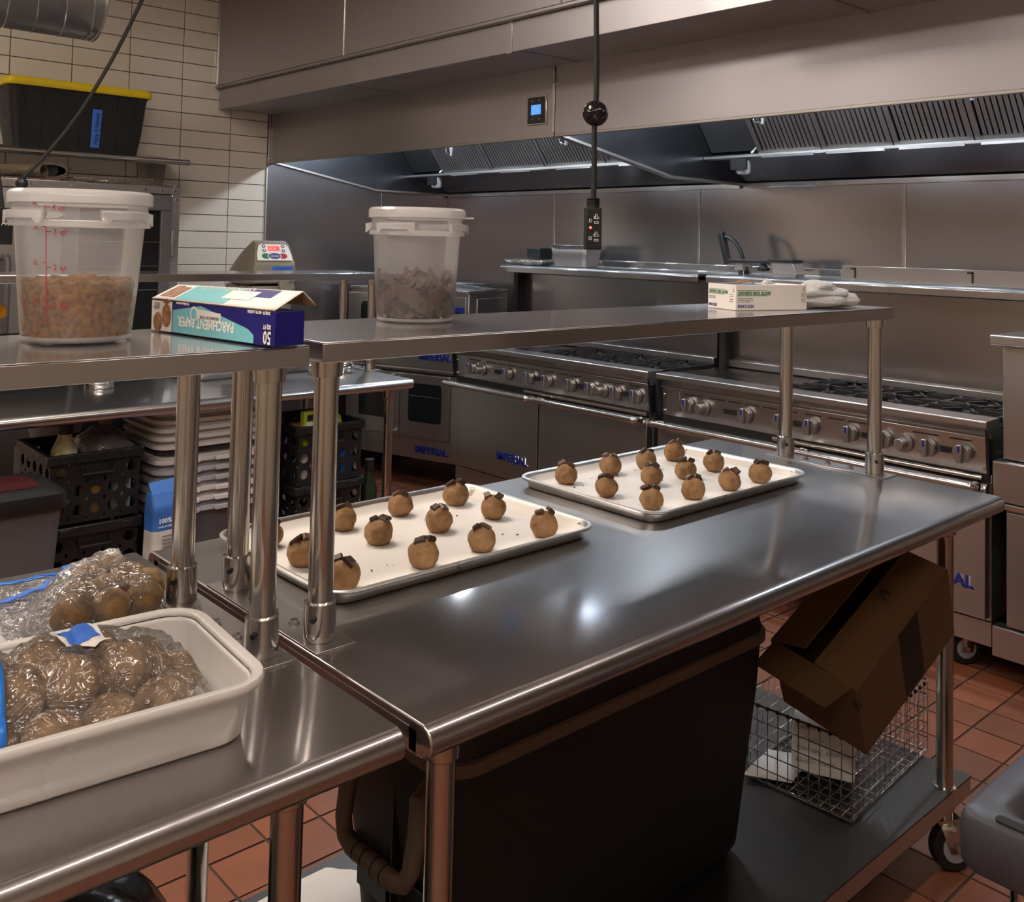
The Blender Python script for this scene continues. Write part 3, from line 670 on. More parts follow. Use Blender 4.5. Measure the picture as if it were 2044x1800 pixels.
MB().box(-.006, .006, -.42, .40, 0, .066).build('strip', 'range_steel', rl, bevel=.001)
for y in (.335, -.18):
    MB().box(-.008, -.0055, y-.004, y+.004, .012, .056).build('slot', 'dark_void', rl); MB().box(-.008, -.0055, y-.004, y+.022, .05, .058).build('slot', 'dark_void', rl)
MB().box(0, .03, -.42, .40, 0, .003).build('foot', 'range_steel', rl)

# ================================================================== WORK TABLES
def worktable(label, loc, L, W_, h, legs, under_z, shelf_y, group, gap_legs=()):
    t = thing('worktable', label, 'table', loc, 0, group)
    r = .021; prof = []
    for i in range(13): a = PI/2+PI*i/12; prof.append((r+r*math.cos(a), h-r+r*math.sin(a)))
    prof += [(.05, h-2*r), (.05, h-.012), (W_-.05, h-.012), (W_-.05, h-2*r)]
    for i in range(13): a = -PI/2+PI*i/12; prof.append((W_-r+r*math.cos(a), h-r+r*math.sin(a)))
    MB().prism(prof, 'x', 0, L).build('table_top', 'table_steel', t, bevel=.0025, angle=30)
    for x in (0.0, L-.006): MB().box(x, x+.006, .03, W_-.03, h-.044, h-.010).build('end_flange', 'table_steel', t, bevel=.002)
    for y in (.2, W_-.25): MB().box(.03, L-.03, y, y+.06, h-.034, h-.012).build('stiffener', 'dull_steel', t)
    MB().box(.02, L-.02, shelf_y, W_-shelf_y, under_z-.004, under_z).build('undershelf', 'galvanised', t)
    for y0 in (shelf_y, W_-shelf_y-.006): MB().box(.02, L-.02, y0, y0+.006, under_z-.046, under_z).build('shelf_flange', 'range_steel', t, bevel=.003)
    for x0 in (.02, L-.026): MB().box(x0, x0+.006, shelf_y+.006, W_-shelf_y-.006, under_z-.046, under_z).build('shelf_flange', 'range_steel', t, bevel=.003)
    for i, (x, y) in enumerate(legs):
        lg = MB().cyl((x, y, .125), (x, y, h-.015), .0205, n=24).build('leg', 'post_steel', t)
        so = MB().lathe([(.0205, h-.095), (.026, h-.09), (.027, h-.044), (.034, h-.02)], 24, (x, y, 0)).build('leg_socket', 'post_steel', t); so.parent = lg
        co = MB().lathe([(.0206, under_z+.004), (.027, under_z+.002), (.027, under_z-.048), (.0206, under_z-.05)], 24, (x, y, 0)).build('shelf_collar', 'post_steel', t); co.parent = lg
        caster('caster', t, x, y, .0615, .032, .15, [-.35, 2.6, 1.2, 2.2][i % 4])
    return t
TH_ = .92
tb = worktable('long steel worktable holding the two trays of cookie dough', (0, 0, 0), 1.829, .914, TH_, [(.085,.085), (1.71,.10), (.085,.83), (1.71,.815)], .205, .075, 'steel worktables')
tl = worktable('steel worktable at the left holding the white tub of bagged dough', (-1.851, .022, 0), 1.829, .914, TH_-.002, [(1.722,.105), (.085,.085), (1.735,.83), (.085,.83)], .205, .06, 'steel worktables')
tf = worktable('far steel worktable with pastry rings on top and crates beneath', (-.62, 2.50, 0), 2.438, .914, TH_, [(2.365,.09), (.12,.09), (2.365,.82), (.12,.82)], .255, .05, 'steel worktables')

# ------------------------------------------------------------------ overshelves
def overshelf(label, loc, L, dep, hb, posts_x, py, group, plates=True, bolts=3, ps=1):
    t = thing('overshelf', label, 'shelf', loc, 0, group)
    z0, z1 = hb, hb+.031
    MB().box(0, L, 0, dep, z1-.002, z1).build('shelf_board', 'shelf_steel', t, bevel=.001)
    for a in ((0, L, 0, .003), (0, L, dep-.003, dep), (0, .003, .003, dep-.003), (L-.003, L, .003, dep-.003)): MB().box(*a, z0, z1-.002).build('shelf_edge', 'shelf_steel', t, bevel=.0012)
    for k, x in enumerate(posts_x):
        for y in py:
            p = MB().cyl((x, y, .004), (x, y, z1-.003), .0192, n=24).build('post', 'post_steel', t)
            s1 = MB().lathe([(.0195,.062), (.0245,.060), (.0255,.004)], 24, (x, y, 0)).build('post_socket', 'post_steel', t); s1.parent = p
            s2 = MB().lathe([(.0195, z0-.026), (.024, z0-.025), (.0255, z0+.004)], 24, (x, y, 0)).build('top_collar', 'post_steel', t); s2.parent = p
            sc = MB().cyl((x-.02, y-.016, .04), (x-.0245, y-.0195, .04), .0045, n=8).build('set_screw', 'black_matte', t); sc.parent = p
        if plates:
            x0, x1 = (x-.034, x+.036) if k == 0 else (x-.036, x+.034)
            pl_ = MB().box(x0, x1, py[0]-.048, py[1]+.045, 0, .0035).build('mounting_plate', 'range_steel', t, bevel=.0008)
            for i in range(bolts):
                y = py[0]+(py[1]-py[0])*(i+1)/(bolts+1); xx = x-.004
                b = MB().cyl((xx, y, .0035), (xx, y, .0055), .0095, n=16).cyl((xx, y, .0055), (xx, y, .012), .0062, n=6).build('bolt', 'chrome', t, smooth=False); b.parent = pl_
    return t
HB = 1.350-TH_
overshelf('steel overshelf of the long table carrying glove box and chocolate tub', (.004, .290, TH_), 1.818, .352, HB, (.031, 1.785), (.040, .318), 'table overshelves')
overshelf('steel overshelf of the left table carrying brown sugar tub and parchment box', (-1.845, .285, TH_-.002), 1.822, .352, HB+.0, (.04, 1.786), (.053, .335), 'table overshelves')
overshelf('distant steel overshelf standing on the far table', (-.61, 2.815, TH_), 2.46, .352, HB, (.04, 2.435), (.05, .30), 'table overshelves')

# ================================================================== SHEET PANS AND COOKIE DOUGH
def sheet_pan(label, loc, rz, L=.66, W_=.457, h=.026, paper=True, group='aluminium sheet pans'):
    t = thing('sheet_pan', label, 'sheet pan', loc, rz, group)
    a, b = L/2, W_/2; ins = .022
    rings = [ring(-a+ins, a-ins, -b+ins, b-ins, .03, 0), ring(-a+ins-.004, a-ins+.004, -b+ins-.004, b-ins+.004, .034, .002), ring(-a+.009, a-.009, -b+.009, b-.009, .045, h-.003),
             ring(-a+.007, a-.007, -b+.007, b-.007, .047, h), ring(-a+.003, a-.003, -b+.003, b-.003, .05, h+.001), ring(-a, a, -b, b, .052, h-.001), ring(-a+.001, a-.001, -b+.001, b-.001, .052, h-.005)]
    loft(MB(), rings, cap0=True).build('pan', 'pan_alu', t, thick=.0012, angle=60)
    if paper:
        def pf(u, v):
            x = (u-.5)*2; y = (v-.5)*2; e = max(abs(x), abs(y))
            px, py_ = x*(a-.012), y*(b-.010)
            lift = max(0, max((abs(px)-(a-.028))/.016, (abs(py_)-(b-.028))/.018))
            z = .0035+.017*min(lift, 1)**1.5+.0012*noise.noise(Vector((px*14+loc[0]*9, py_*14, .3)))
            cx_ = max(0, abs(px)-(a-.05)); cy2 = max(0, abs(py_)-(b-.05))
            if cx_ > 0 and cy2 > 0: k = min(1, math.hypot(cx_, cy2)/.05); px *= 1-.05*k; py_ *= 1-.06*k
            return (px, py_, z)
        MB().grid(pf, 56, 40).build('parchment_sheet', 'parchment', t, recalc=False)
    return t
sheet_pan('sheet pan of dough balls nearest the left posts', (.436, .638, TH_+.001), .003)
sheet_pan('sheet pan of dough balls nearest the ranges', (1.236, .615, TH_+.001), .003)
def ball_mesh(seed, r, sq=.96):
    bm = bmesh.new(); bmesh.ops.create_icosphere(bm, subdivisions=4, radius=1)
    off = Vector((seed*3.7, seed*1.3, seed*7.1)); rr_ = random.Random(seed)
    dents = [(Vector((rr_.uniform(-1,1), rr_.uniform(-1,1), rr_.uniform(-.4,.9))).normalized(), rr_.uniform(.03,.09), rr_.uniform(.15,.4)) for _ in range(6)]
    for v in bm.verts:
        n = v.co.normalized(); d = 1+.08*noise.noise(n*1.3+off)+.05*noise.noise(n*2.8+off)+.022*noise.noise(n*8+off)
        for c_, dp, wd in dents:
            q = (n-c_).length
            if q < wd: d -= dp*(1-(q/wd)**2)*.8
        p = n*d; z = p.z*sq
        if z < -.72: z = -.72-(z+.72)*-.25; p.x *= 1.05; p.y *= 1.05
        v.co = Vector((p.x*r, p.y*r, (z+.78)*r))
    me = bpy.data.meshes.new('dough'); bm.to_mesh(me); bm.free(); return me
def chunk_mesh(seed):
    rr_ = random.Random(seed); a, b, h = rr_.uniform(.009,.0135), rr_.uniform(.008,.011), rr_.uniform(.0035,.005)
    m = MB(); bp = [(-a,-b),(a*rr_.uniform(.8,1.1),-b*rr_.uniform(.8,1.1)),(a*rr_.uniform(.8,1),b),(-a*rr_.uniform(.6,1),b*rr_.uniform(.8,1.1))]
    top = [(x*.78, y*.78) for x, y in bp]
    m.add([(x,y,-h) for x,y in bp]+[(x,y,h*.3) for x,y in bp]+[(x,y,h) for x,y in top], [(3,2,1,0)]+[(i,(i+1)%4,4+(i+1)%4,4+i) for i in range(4)]+[(4+i,4+(i+1)%4,8+(i+1)%4,8+i) for i in range(4)]+[(8,9,10,11)])
    me = m.mesh('chunk'); return me
CH = [chunk_mesh(s) for s in range(8)]
for k, c_ in enumerate(CH): c_.materials.append(M['chocolate' if k % 3 else 'milk_chocolate'])
balls2 = [(.183,.772),(.179,.634),(.36,.78),(.518,.792),(.669,.784),(.366,.655),(.512,.644),(.667,.647),(.665,.484),(.352,.486),(.5,.491),(.173,.482)]
balls1 = [(1.018,.766),(1.186,.765),(1.009,.619),(1.312,.746),(1.184,.621),(1.458,.764),(1.309,.609),(1.445,.617),(1.011,.478),(1.162,.473),(1.307,.469),(1.437,.465)]
rows = ['back', 'middle', 'front']; cols = ['leftmost', 'second from left', 'third from left', 'rightmost']
def put_balls(lst, which, grp, seed0):
    srt = sorted(lst, key=lambda p: -p[1]); lab = {}
    for ri in range(3):
        for ci, p in enumerate(sorted(srt[ri*4:ri*4+4])): lab[p] = '%s dough ball of the %s row on %s' % (cols[ci], rows[ri], which)
    for i, p in enumerate(lst):
        rr_ = random.Random(seed0+i); r = rr_.uniform(.0278, .0302)
        t = thing('cookie_dough_ball', lab[p], 'dough ball', (p[0], p[1], TH_+.0052), rr_.uniform(0, 6), grp)
        link(ball_mesh(seed0+i, r), 'dough', 'cookie_dough', t)
        top = 1.70*r
        a0 = -t.rotation_euler.z+math.radians(-42)+rr_.uniform(-.35,.35)
        for s_ in (-1, 1):
            o = bpy.data.objects.new('chocolate_chunk', CH[rr_.randrange(8)]); C.objects.link(o); o.parent = t
            dx = s_*rr_.uniform(.009,.0125); o.location = (dx*math.cos(a0)+rr_.uniform(-.003,.003), dx*math.sin(a0)+rr_.uniform(-.003,.003), top-rr_.uniform(.0,.003)+.002)
            o.rotation_euler = (rr_.uniform(-.5,.5), s_*rr_.uniform(.2,.75), a0+rr_.uniform(-.5,.5)); o.scale = (.92,.92,1.0)
put_balls(balls2, 'the pan by the left posts', 'dough balls on the left pan', 11)
put_balls(balls1, 'the pan near the ranges', 'dough balls on the right pan', 41)
cr = MB()
for k in range(34):
    bx_, by_ = (.436, .638) if k % 2 else (1.236, .615)
    x, y = bx_+rnd.uniform(-.26,.26), by_+rnd.uniform(-.14,.15); s_ = rnd.uniform(.0008,.0022); cr.obox((x, y, TH_+.0075), (1,rnd.uniform(-1,1),0), (-rnd.uniform(-1,1),1,.2), (0,0,1), s_, s_*.7, s_*.5)
o = tag(cr.build('chocolate_crumbs', 'chocolate', kind='stuff'), 'tiny chocolate crumbs scattered over the parchment sheets', 'crumbs')

# ================================================================== CONTAINERS ON THE OVERSHELVES
SHZ = TH_+HB+.031
def tub_round(label, loc, rb, rt, h, rz, lid_tab=None, group='round food storage containers', marks=False):
    t = thing('food_container', label, 'container', loc, rz, group); hr = h*.80
    rm = rb+(rt-rb)*.78
    prof = [(.001,.003), (rb*.9,.002), (rb*.97,.006), (rb,.018), (rb+(rm-rb)*.5, hr*.5), (rm, hr), (rm+.0065, hr+.001), (rt, h-.012), (rt, h-.004)]
    MB().lathe(prof, 64).build('body', 'frosted', t, angle=50)
    MB().lathe([(rm+.0055, hr-.004), (rm+.0085, hr-.003), (rm+.0085, hr+.004), (rm+.006, hr+.005)], 64).build('shoulder_rim', 'frosted_rim', t)
    MB().lathe([(rb*.93,.0008), (rb*.985,.004), (rb*.995,.009)], 64).build('base_rim', 'frosted_rim', t)
    MB().lathe([(rt+.001, h-.014), (rt+.007, h-.012), (rt+.007, h+.002), (rt+.003, h+.006), (rt-.006, h+.005), (rt-.010, h-.002), (.001, h-.002)], 64).build('lid', 'frosted_rim', t, thick=.0015)
    # four lugs: moulded grips on the collar
    for a in (0, PI/2, PI, 3*PI/2):
        g = MB(); n = 12; z1 = h-.022; z0 = hr+.012
        for i in range(n+1):
            th = a-.40+.8*i/n; rr_ = rt+.013; e = abs(i/n-.5)*2
            zl = z1-.011 if .12 < i/n < .88 else z0
            p = [(rt-.001)*math.cos(th), (rt-.001)*math.sin(th)]; q = [rr_*math.cos(th), rr_*math.sin(th)]
            g.v += [(p[0], p[1], z1), (q[0], q[1], z1-.003), (q[0], q[1], z1-.013 if .12 < i/n < .88 else z1-.02), (p[0], p[1], zl)]
        for i in range(n):
            b = i*4
            for k in range(3): g.f.append((b+k, b+k+1, b+4+k+1, b+4+k))
        g.f += [(0,3,2,1), (n*4, n*4+1, n*4+2, n*4+3)]
        g.build('grip', 'frosted_rim', t, thick=.0015)
    if lid_tab is not None:
        c, s_ = math.cos(lid_tab), math.sin(lid_tab); MB().obox(((rt+.013)*c, (rt+.013)*s_, h-.010), (c,s_,0), (-s_,c,0), (0,0,1), .010, .012, .0015).build('lid_tab', 'frosted_rim', t)
    return t
CA = (-.281, .515, SHZ)
ta = tub_round('large frosted round tub with red volume marks, part filled with brown sugar', CA, .0765, .0925, .212, .35)
def lump(u, v, R=.0715, H_=.080, seed=0):
    a = u*2*PI
    if v < .55: r = R*(1+.10*v)*1.0; z = .006+H_*v/.55
    else: q = (v-.55)/.45; r = R*1.055*(1-q); z = .006+H_+.010*noise.noise(Vector((r*math.cos(a)*40, r*math.sin(a)*40, seed)))+.006*q
    k = 1 if v < .98 else 0
    nn = noise.noise(Vector((r*math.cos(a)*75, r*math.sin(a)*60, z*60+seed)))*.0060+noise.noise(Vector((r*math.cos(a)*170, r*math.sin(a)*170, z*170+seed)))*.0016
    return ((r+nn*k-.002)*math.cos(a), (r+nn*k-.002)*math.sin(a), max(.005, z+(nn*.8 if v > .5 else 0)))
o = tag(MB().grid(lump, 170, 70, True).build('brown_sugar', 'brown_sugar', kind='stuff', angle=80), 'lumpy brown sugar filling the lower third of the large tub', 'sugar'); o.location = CA
# red marks printed on the tub wall facing the camera
def on_tub(px, z): return None
def mark_tub(t, rb, rt, h, ang):
    rm = rb+(rt-rb)*.78; hr = h*.80
    def rad(z): return (rb+(rm-rb)*z/hr if z < hr else rm+.0065+(rt-rm-.0065)*(z-hr)/(h-hr))+.0012
    def bend(me):
        for v in me.vertices:
            x, z, e = v.co.x, v.co.y, v.co.z; r = rad(z)+e; th = ang+x/r; v.co = Vector((r*math.cos(th), r*math.sin(th), z))
        return me
    def bar(x0, x1, z0, z1):
        m = MB(); n = 10
        for i in range(n+1):
            q = i/n
            if abs(x1-x0) > abs(z1-z0): x = x0+(x1-x0)*q; m.v += [(x, z0, 0), (x, z1, 0)]
            else: z = z0+(z1-z0)*q; m.v += [(x0, z, 0), (x1, z, 0)]
        m.f = [(2*i, 2*i+1, 2*i+3, 2*i+2) for i in range(n)]
        link(bend(m.mesh('mark')), 'scale_line', 'ink_red', t, smooth=False)
    bar(-.0007, .0007, .03, hr-.004); bar(-.0007, .0007, hr+.008, h-.018)
    for z, q, l in ((.055, '1 qt', '1L'), (.108, '2 qt', '2L'), (.158, '3 qt', '3L'), (.192, '4 qt', '4L')):
        bar(0, .008, z-.0006, z+.0006); me = text_mesh(q, .0115, .0002)
        for v in me.vertices: v.co.x += .010; v.co.y += z-.004
        link(bend(me), 'scale_text', 'ink_red', t, smooth=False)
        zz = z+.007; bar(-.006, 0, zz-.0006, zz+.0006); me = text_mesh(l, .0105, .0002)
        for v in me.vertices: v.co.x -= .021; v.co.y += zz-.004
        link(bend(me), 'scale_text', 'ink_red', t, smooth=False)
view = math.atan2(-.975-CA[1], -.7661-CA[0])
mark_tub(ta, .0765, .0925, .212, view-.35-.52)
CB = (.364, .549, SHZ)
tub_round('frosted round tub holding broken chocolate pieces on the long overshelf', CB, .0755, .0875, .213, 2.05, lid_tab=math.atan2(-.975-.545, -.766-.372)+PI/2-2.05+.1)
chs = MB(); rr_ = random.Random(3)
for i in range(210):
    a, q = rr_.uniform(0, 2*PI), math.sqrt(rr_.random()); z = rr_.uniform(.008, .078); R = (.070+.03*z)*q
    if z > .06 and rr_.random() < .3: z += rr_.uniform(0, .02)
    ex = Vector((rr_.uniform(-1,1), rr_.uniform(-1,1), rr_.uniform(-.8,.8))).normalized(); ey = ex.orthogonal().normalized(); ez = ex.cross(ey)
    hx_, hy_ = rr_.uniform(.006,.013), rr_.uniform(.005,.011)
    x, y = min(R, .070-hx_*.6)*math.cos(a), min(R, .070-hx_*.6)*math.sin(a)
    z = max(z, .004+hx_)
    chs.obox((x, y, z), ex, ey, ez, hx_, hy_, .0035)
for i in range(26):
    a = i/26*2*PI+rr_.uniform(-.1,.1); z = rr_.uniform(.02, .085); th = Vector((-math.sin(a), math.cos(a), 0)); R = .0705+.03*z
    tilt = rr_.uniform(-.8,.8); ex = (th*math.cos(tilt)+Vector((0,0,1))*math.sin(tilt)); ez = Vector((math.cos(a), math.sin(a), 0)); ey = ez.cross(ex)
    chs.obox((R*math.cos(a), R*math.sin(a), z), ex, ey, ez, rr_.uniform(.009,.017), rr_.uniform(.008,.015), .003)
o = tag(chs.build('chocolate_pieces', 'chocolate_dusty', kind='stuff', smooth=False), 'heap of broken chocolate pieces inside the frosted tub', 'chocolate'); o.location = CB
# partial container at the very left edge
tub_round('frosted container cut off at the left edge of the picture', (-.512, .53, SHZ), .0765, .0925, .212, .5)

# ------------------------------------------------------------------ parchment paper box, upside down on the left overshelf
a_, b_ = Vector((-.134, .603, 0)), Vector((-.088, .262, 0)); dr = (b_-a_).normalized(); Lb = .335; Wb, Hb = .052, .054
# local frame: X runs from the far end to the near end along the camera-facing side, Y runs away from the camera
pb = thing('parchment_box', 'upside-down navy and teal parchment paper box jutting over the shelf edge', 'box', (a_.x, a_.y, SHZ+.0005), math.atan2(dr.y, dr.x))
B = lambda mb, n, m, **k: mb.build(n, m, pb, **k)
car = B(MB().box(0, Lb, 0, Wb, 0, Hb-.004), 'carton', 'navy_print', bevel=.0008)
# top flap: hinged on the camera side, lifted at the near end
def flap(u, v):
    x = u*(Lb+.004*v); k = .8+.2*u
    if v < .75: q = v/.75; return (x, -.001+.047*q, Hb-.002+.026*k*q)
    q = (v-.75)/.25; return (x+.010*q*u, .046+.016*q, Hb-.002+.026*k-.020*q*k)
fp = B(MB().grid(flap, 24, 9), 'top_flap', 'paper_white', thick=.0008, recalc=False)
o = B(MB().grid(lambda u, v: (flap(u, v)[0], flap(u, v)[1], flap(u, v)[2]-.0014), 24, 9), 'flap_inside', 'kraft', recalc=False); o.parent = fp
def flat(name, pts, mat, parent, yy=-.0007): # print on the camera-facing side, pts in (x,z)
    o = MB().add([(x, yy, z) for x, z in pts], [tuple(range(len(pts)))]).build(name, mat, pb, smooth=False, recalc=False); o.parent = parent; return o
flat('print_white', [(0,.0005),(.062,.0005),(.062,Hb-.005),(0,Hb-.005)], 'paper_white', car)
flat('print_teal', [(.064,.001),(.064,.036),(.145,.047),(.27,.021),(.285,.013),(.285,.001)], 'teal_print', car)
flat('barcode_field', [(.003,.032),(.028,.032),(.028,.049),(.003,.049)], 'ink_white', car, -.0011)
for i in range(9): flat('barcode_bar', [(.007+.002*i,.035),(.007+.002*i+(.0012 if i % 3 else .0006),.035),(.007+.002*i+(.0012 if i % 3 else .0006),.046),(.007+.002*i,.046)], 'ink_grey', car, -.0014)
for cx_, cz_, rx_, rz_ in ((.020,.014,.014,.016), (.046,.026,.014,.019), (.045,.049,.011,.004)):
    flat('cookie_picture', [(cx_+rx_*math.cos(i/20*2*PI), cz_+rz_*math.sin(i/20*2*PI)) for i in range(20)], 'cookie_print', car, -.0011)
flat('badge', [(.128,.029),(.20,.023),(.20,.0385),(.128,.0425)], 'paper_white', car, -.0011)
flat('badge_drop', [(.127+.011*math.cos(i/18*2*PI), .034+.0115*math.sin(i/18*2*PI)) for i in range(18)], 'ink_white', car, -.0013)
flat('badge_drop_mark', [(.127+.008*math.cos(i/18*2*PI), .0335+.0085*math.sin(i/18*2*PI)) for i in range(18)], 'teal_print', car, -.0016)
def ptext(s_, size, x, z, xs=1.0, mat='ink_white', bold=.0002):
    o = text('lettering', s_, size, mat, pb, (x, -.0014, z), (-1,0,0), (0,0,-1), .0002, xs=xs, bold=bold); o.parent = car
ptext('PARCHMENT PAPER', .0215, .236, .027, .80, bold=.0006)
ptext('REUSABLE UP TO 3X', .0062, .195, .032, .9, 'ink_grey'); ptext('50', .026, .328, .0205, .72, bold=.0006); ptext('SQ FT', .0088, .327, .030, .8, bold=.0003)
ptext('50 SQ FT - 40.7 FT x 14.75 IN', .0062, .325, .049, .72); ptext('For baking and more', .0055, .112, .0495, .8)
def ftext(s_, size, x, y, mat, xs=1.0):
    me = text_mesh(s_, size, .0001, xs=xs, bold=.0005)
    for v in me.vertices:
        X, Y = x-v.co.x, y-v.co.y*-1; u = min(max(X/Lb, 0), 1); vv = min(max(Y/.062, 0), .74); p = flap(u, vv); v.co = Vector((p[0], p[1], p[2]+.0012))
    o = link(me, 'lettering', mat, pb, smooth=False); o.parent = fp
def fpatch(name, u0, u1, v0, v1, mat, dz=.0008):
    def q(u, v): p = flap(u0+(u1-u0)*u, v0+(v1-v0)*v); return (p[0], p[1], p[2]+dz)
    o = MB().grid(q, 10, 5).build(name, mat, pb, recalc=False); o.parent = fp
fpatch('print_navy', .42, .86, .40, .72, 'navy_print'); fpatch('print_teal', .19, .60, .04, .70, 'teal_print', .001); fpatch('print_pale', .52, .74, .25, .6, 'paper_white', .0013)
fpatch('cookie_picture', .03, .10, .12, .68, 'cookie_print', .001); fpatch('cookie_picture', .11, .165, .10, .62, 'cookie_print', .001)
ftext('PARCHMENT PAPER', .020, .225, .036, 'ink_white', .8)

# ------------------------------------------------------------------ glove box and towel on the long overshelf
g0, g1, g2 = Vector((1.219,.502,0)), Vector((1.259,.424,0)), Vector((1.442,.362,0))
ex = (g2-g1).normalized(); Lg = .222; Wg = .118; Hg = .064
gb = thing('glove_box', 'white carton of synthetic vinyl gloves on the overshelf', 'box', (g1.x, g1.y, SHZ+.0005), math.atan2(ex.y, ex.x))
B = lambda mb, n, m, **k: mb.build(n, m, gb, **k)
B(MB().box(0, Lg, 0, Wg, 0, Hg), 'carton', 'paper_white', bevel=.0012)
B(MB().add([(.0,.01,Hg+.0006),(.085,.004,Hg+.0006),(.11,.05,Hg+.0006),(.07,.112,Hg+.0006),(0,.112,Hg+.0006)], [(0,1,2,3,4)]), 'blue_print', 'blue_print', smooth=False, recalc=False)
B(MB().add([(.05+.05*math.cos(i/20*2*PI), .055+.022*math.sin(i/20*2*PI), Hg+.0012) for i in range(20)], [tuple(range(20))]), 'dispenser_opening', 'kraft', smooth=False, recalc=False)
B(MB().grid(lambda u, v: (.035+.06*u, .045+.012*v, Hg+.001+.010*math.sin(PI*u)*(.4+.6*v)), 12, 4), 'torn_flap', 'kraft', thick=.0008, recalc=False)
B(MB().grid(lambda u, v: (.112+.035*u, .03+.02*v, Hg+.001+.016*math.sin(PI*min(1,u*1.1))*math.sin(PI*v)**.5*(1-u*.4)), 10, 8), 'glove_tip', 'lid_white', thick=.0008, recalc=False)
def gtext(s_, size, x, z, mat, xs=1.0, bold=0, al='LEFT'): text('lettering', s_, size, mat, gb, (x, -.0006, z), (1,0,0), (0,0,1), .0002, al, xs, bold)
gtext('SYNTHETIC VINYL GLOVES', .0115, .006, .0385, 'ink_green', .72, .0004)
for z in (.0365, .0495): B(MB().box(.005, .096, -.0008, 0, z, z+.0008), 'print_rule', 'ink_green')
gtext('BWK315LBX', .0115, .006, .006, 'ink_navy', .78, .0002); gtext('L', .015, .210, .048, 'ink_black', .9)
gtext('Guantes de vinilo sintetico', .0042, .006, .029, 'ink_grey'); gtext('Powder Free  Industrial Grade', .0038, .006, .0245, 'ink_grey'); gtext('Food service  100 gloves', .0038, .006, .0205, 'ink_grey')
for i, z in enumerate((.041,.037,.033,.027,.023,.019)): gtext('Latex Free', .0034, .218, z, 'ink_grey', 1, 0, 'RIGHT')
def stext(s_, size, y, z, mat, xs=1.0, bold=0, al='LEFT'): text('lettering', s_, size, mat, gb, (-.0006, y, z), (0,-1,0), (0,0,1), .0002, al, xs, bold)
stext('SYNTHETIC VINYL GLOVES', .0105, .112, .040, 'ink_green', .62, .0003); stext('BWK315LBX', .0105, .114, .006, 'ink_navy', .62, .0001); stext('L', .015, .012, .046, 'ink_black', .9)
for z in (.038, .0495): B(MB().box(-.0008, 0, .045, .113, z, z+.0008), 'print_rule', 'ink_green')
for z in (.030, .026): stext('Guantes de vinilo', .0038, .112, z, 'ink_grey')
for z in (.038,.033,.026,.021): stext('Latex Free', .0034, .010, z, 'ink_grey', 1, 0, 'RIGHT')
tw = thing('towel', 'crumpled pale grey terry towel beside the glove box', 'towel', (1.612, .392, SHZ), -.30)
def tow(a, b, h, cx_, cy_, z0, seed, fold=3.0):
    def f(u, v):
        th = u*2*PI; ph = (v-.5)*PI; r = math.cos(ph); x, y, z = r*math.cos(th), r*math.sin(th), math.sin(ph)
        n_ = 1+.16*noise.noise(Vector((x*1.8+seed, y*1.8, z*1.8)))+.10*math.sin(fold*x*2.2+seed+2*noise.noise(Vector((x, y, seed))))*.6+.025*noise.noise(Vector((x*9, y*9, z*9+seed)))
        return (cx_+a*x*n_, cy_+b*y*n_, max(.001, z0+h*z*n_))
    return MB().grid(f, 60, 34, True).build
tow(.112, .055, .020, 0, 0, .020, 1.0)('lower_fold', 'towel', tw, angle=80)
tow(.098, .052, .017, -.012, .004, .040, 5.0, 2.0)('middle_fold', 'towel', tw, angle=80)
tow(.052, .040, .018, -.012, .0, .056, 9.0, 2.0)('top_fold', 'towel', tw, angle=80)
tow(.045, .048, .020, .070, .0, .022, 13.0, 2.0)('loose_end', 'towel', tw, angle=80)

# ================================================================== WHITE TUB AND BAGS OF DOUGH (left table)
TZL = TH_-.002
wt = thing('white_tub', 'white plastic food tub with a bag of dough balls in it', 'tub', (-.380, .272, TZL+.001), math.radians(-4.7))
a, b, h = .222, .140, .076
rings = [ring(-a+.02, a-.02, -b+.02, b-.02, .03, .001), ring(-a+.014, a-.014, -b+.014, b-.014, .036, .006), ring(-a+.006, a-.006, -b+.006, b-.006, .040, h-.012), ring(-a+.005, a-.005, -b+.005, b-.005, .041, h-.006)]
loft(MB(), rings, cap0=True).build('body', 'white_plastic', wt, thick=.004, angle=60)
loft(MB(), [ring(-a+.004, a-.004, -b+.004, b-.004, .041, h-.004), ring(-a, a, -b, b, .045, h), ring(-a-.009, a+.009, -b-.009, b+.009, .054, h), ring(-a-.011, a+.011, -b-.011, b+.011, .056, h-.004), ring(-a-.009, a+.009, -b-.009, b+.009, .054, h-.009)]).build('rim', 'white_plastic', wt, thick=.003, angle=60)
def bag_ball(loc, r, seed, label, grp):
    o = link(ball_mesh(seed, r, .9), 'bagged_dough_ball', 'bag_dough'); o.location = loc; o.rotation_euler = (0,0,seed*1.7); tag(o, label, 'dough ball', grp); return o
BT = []   # balls in the tub bag: x, y, z, r
for i, (x, y, z) in enumerate([(-.485,.215,.008),(-.42,.205,.008),(-.352,.207,.008),(-.285,.215,.008),(-.50,.285,.010),(-.45,.255,.042),(-.385,.25,.048),(-.322,.258,.042),(-.255,.27,.010),(-.46,.325,.036),(-.398,.315,.046),(-.338,.318,.044),(-.275,.325,.020),(-.40,.352,.010),(-.335,.352,.010)]):
    BT.append((x+.028, y, TZL+z, .036))
posn = ['front', 'front', 'front', 'front', 'middle', 'middle', 'middle', 'middle', 'middle', 'rear', 'rear', 'rear', 'rear', 'rearmost', 'rearmost']
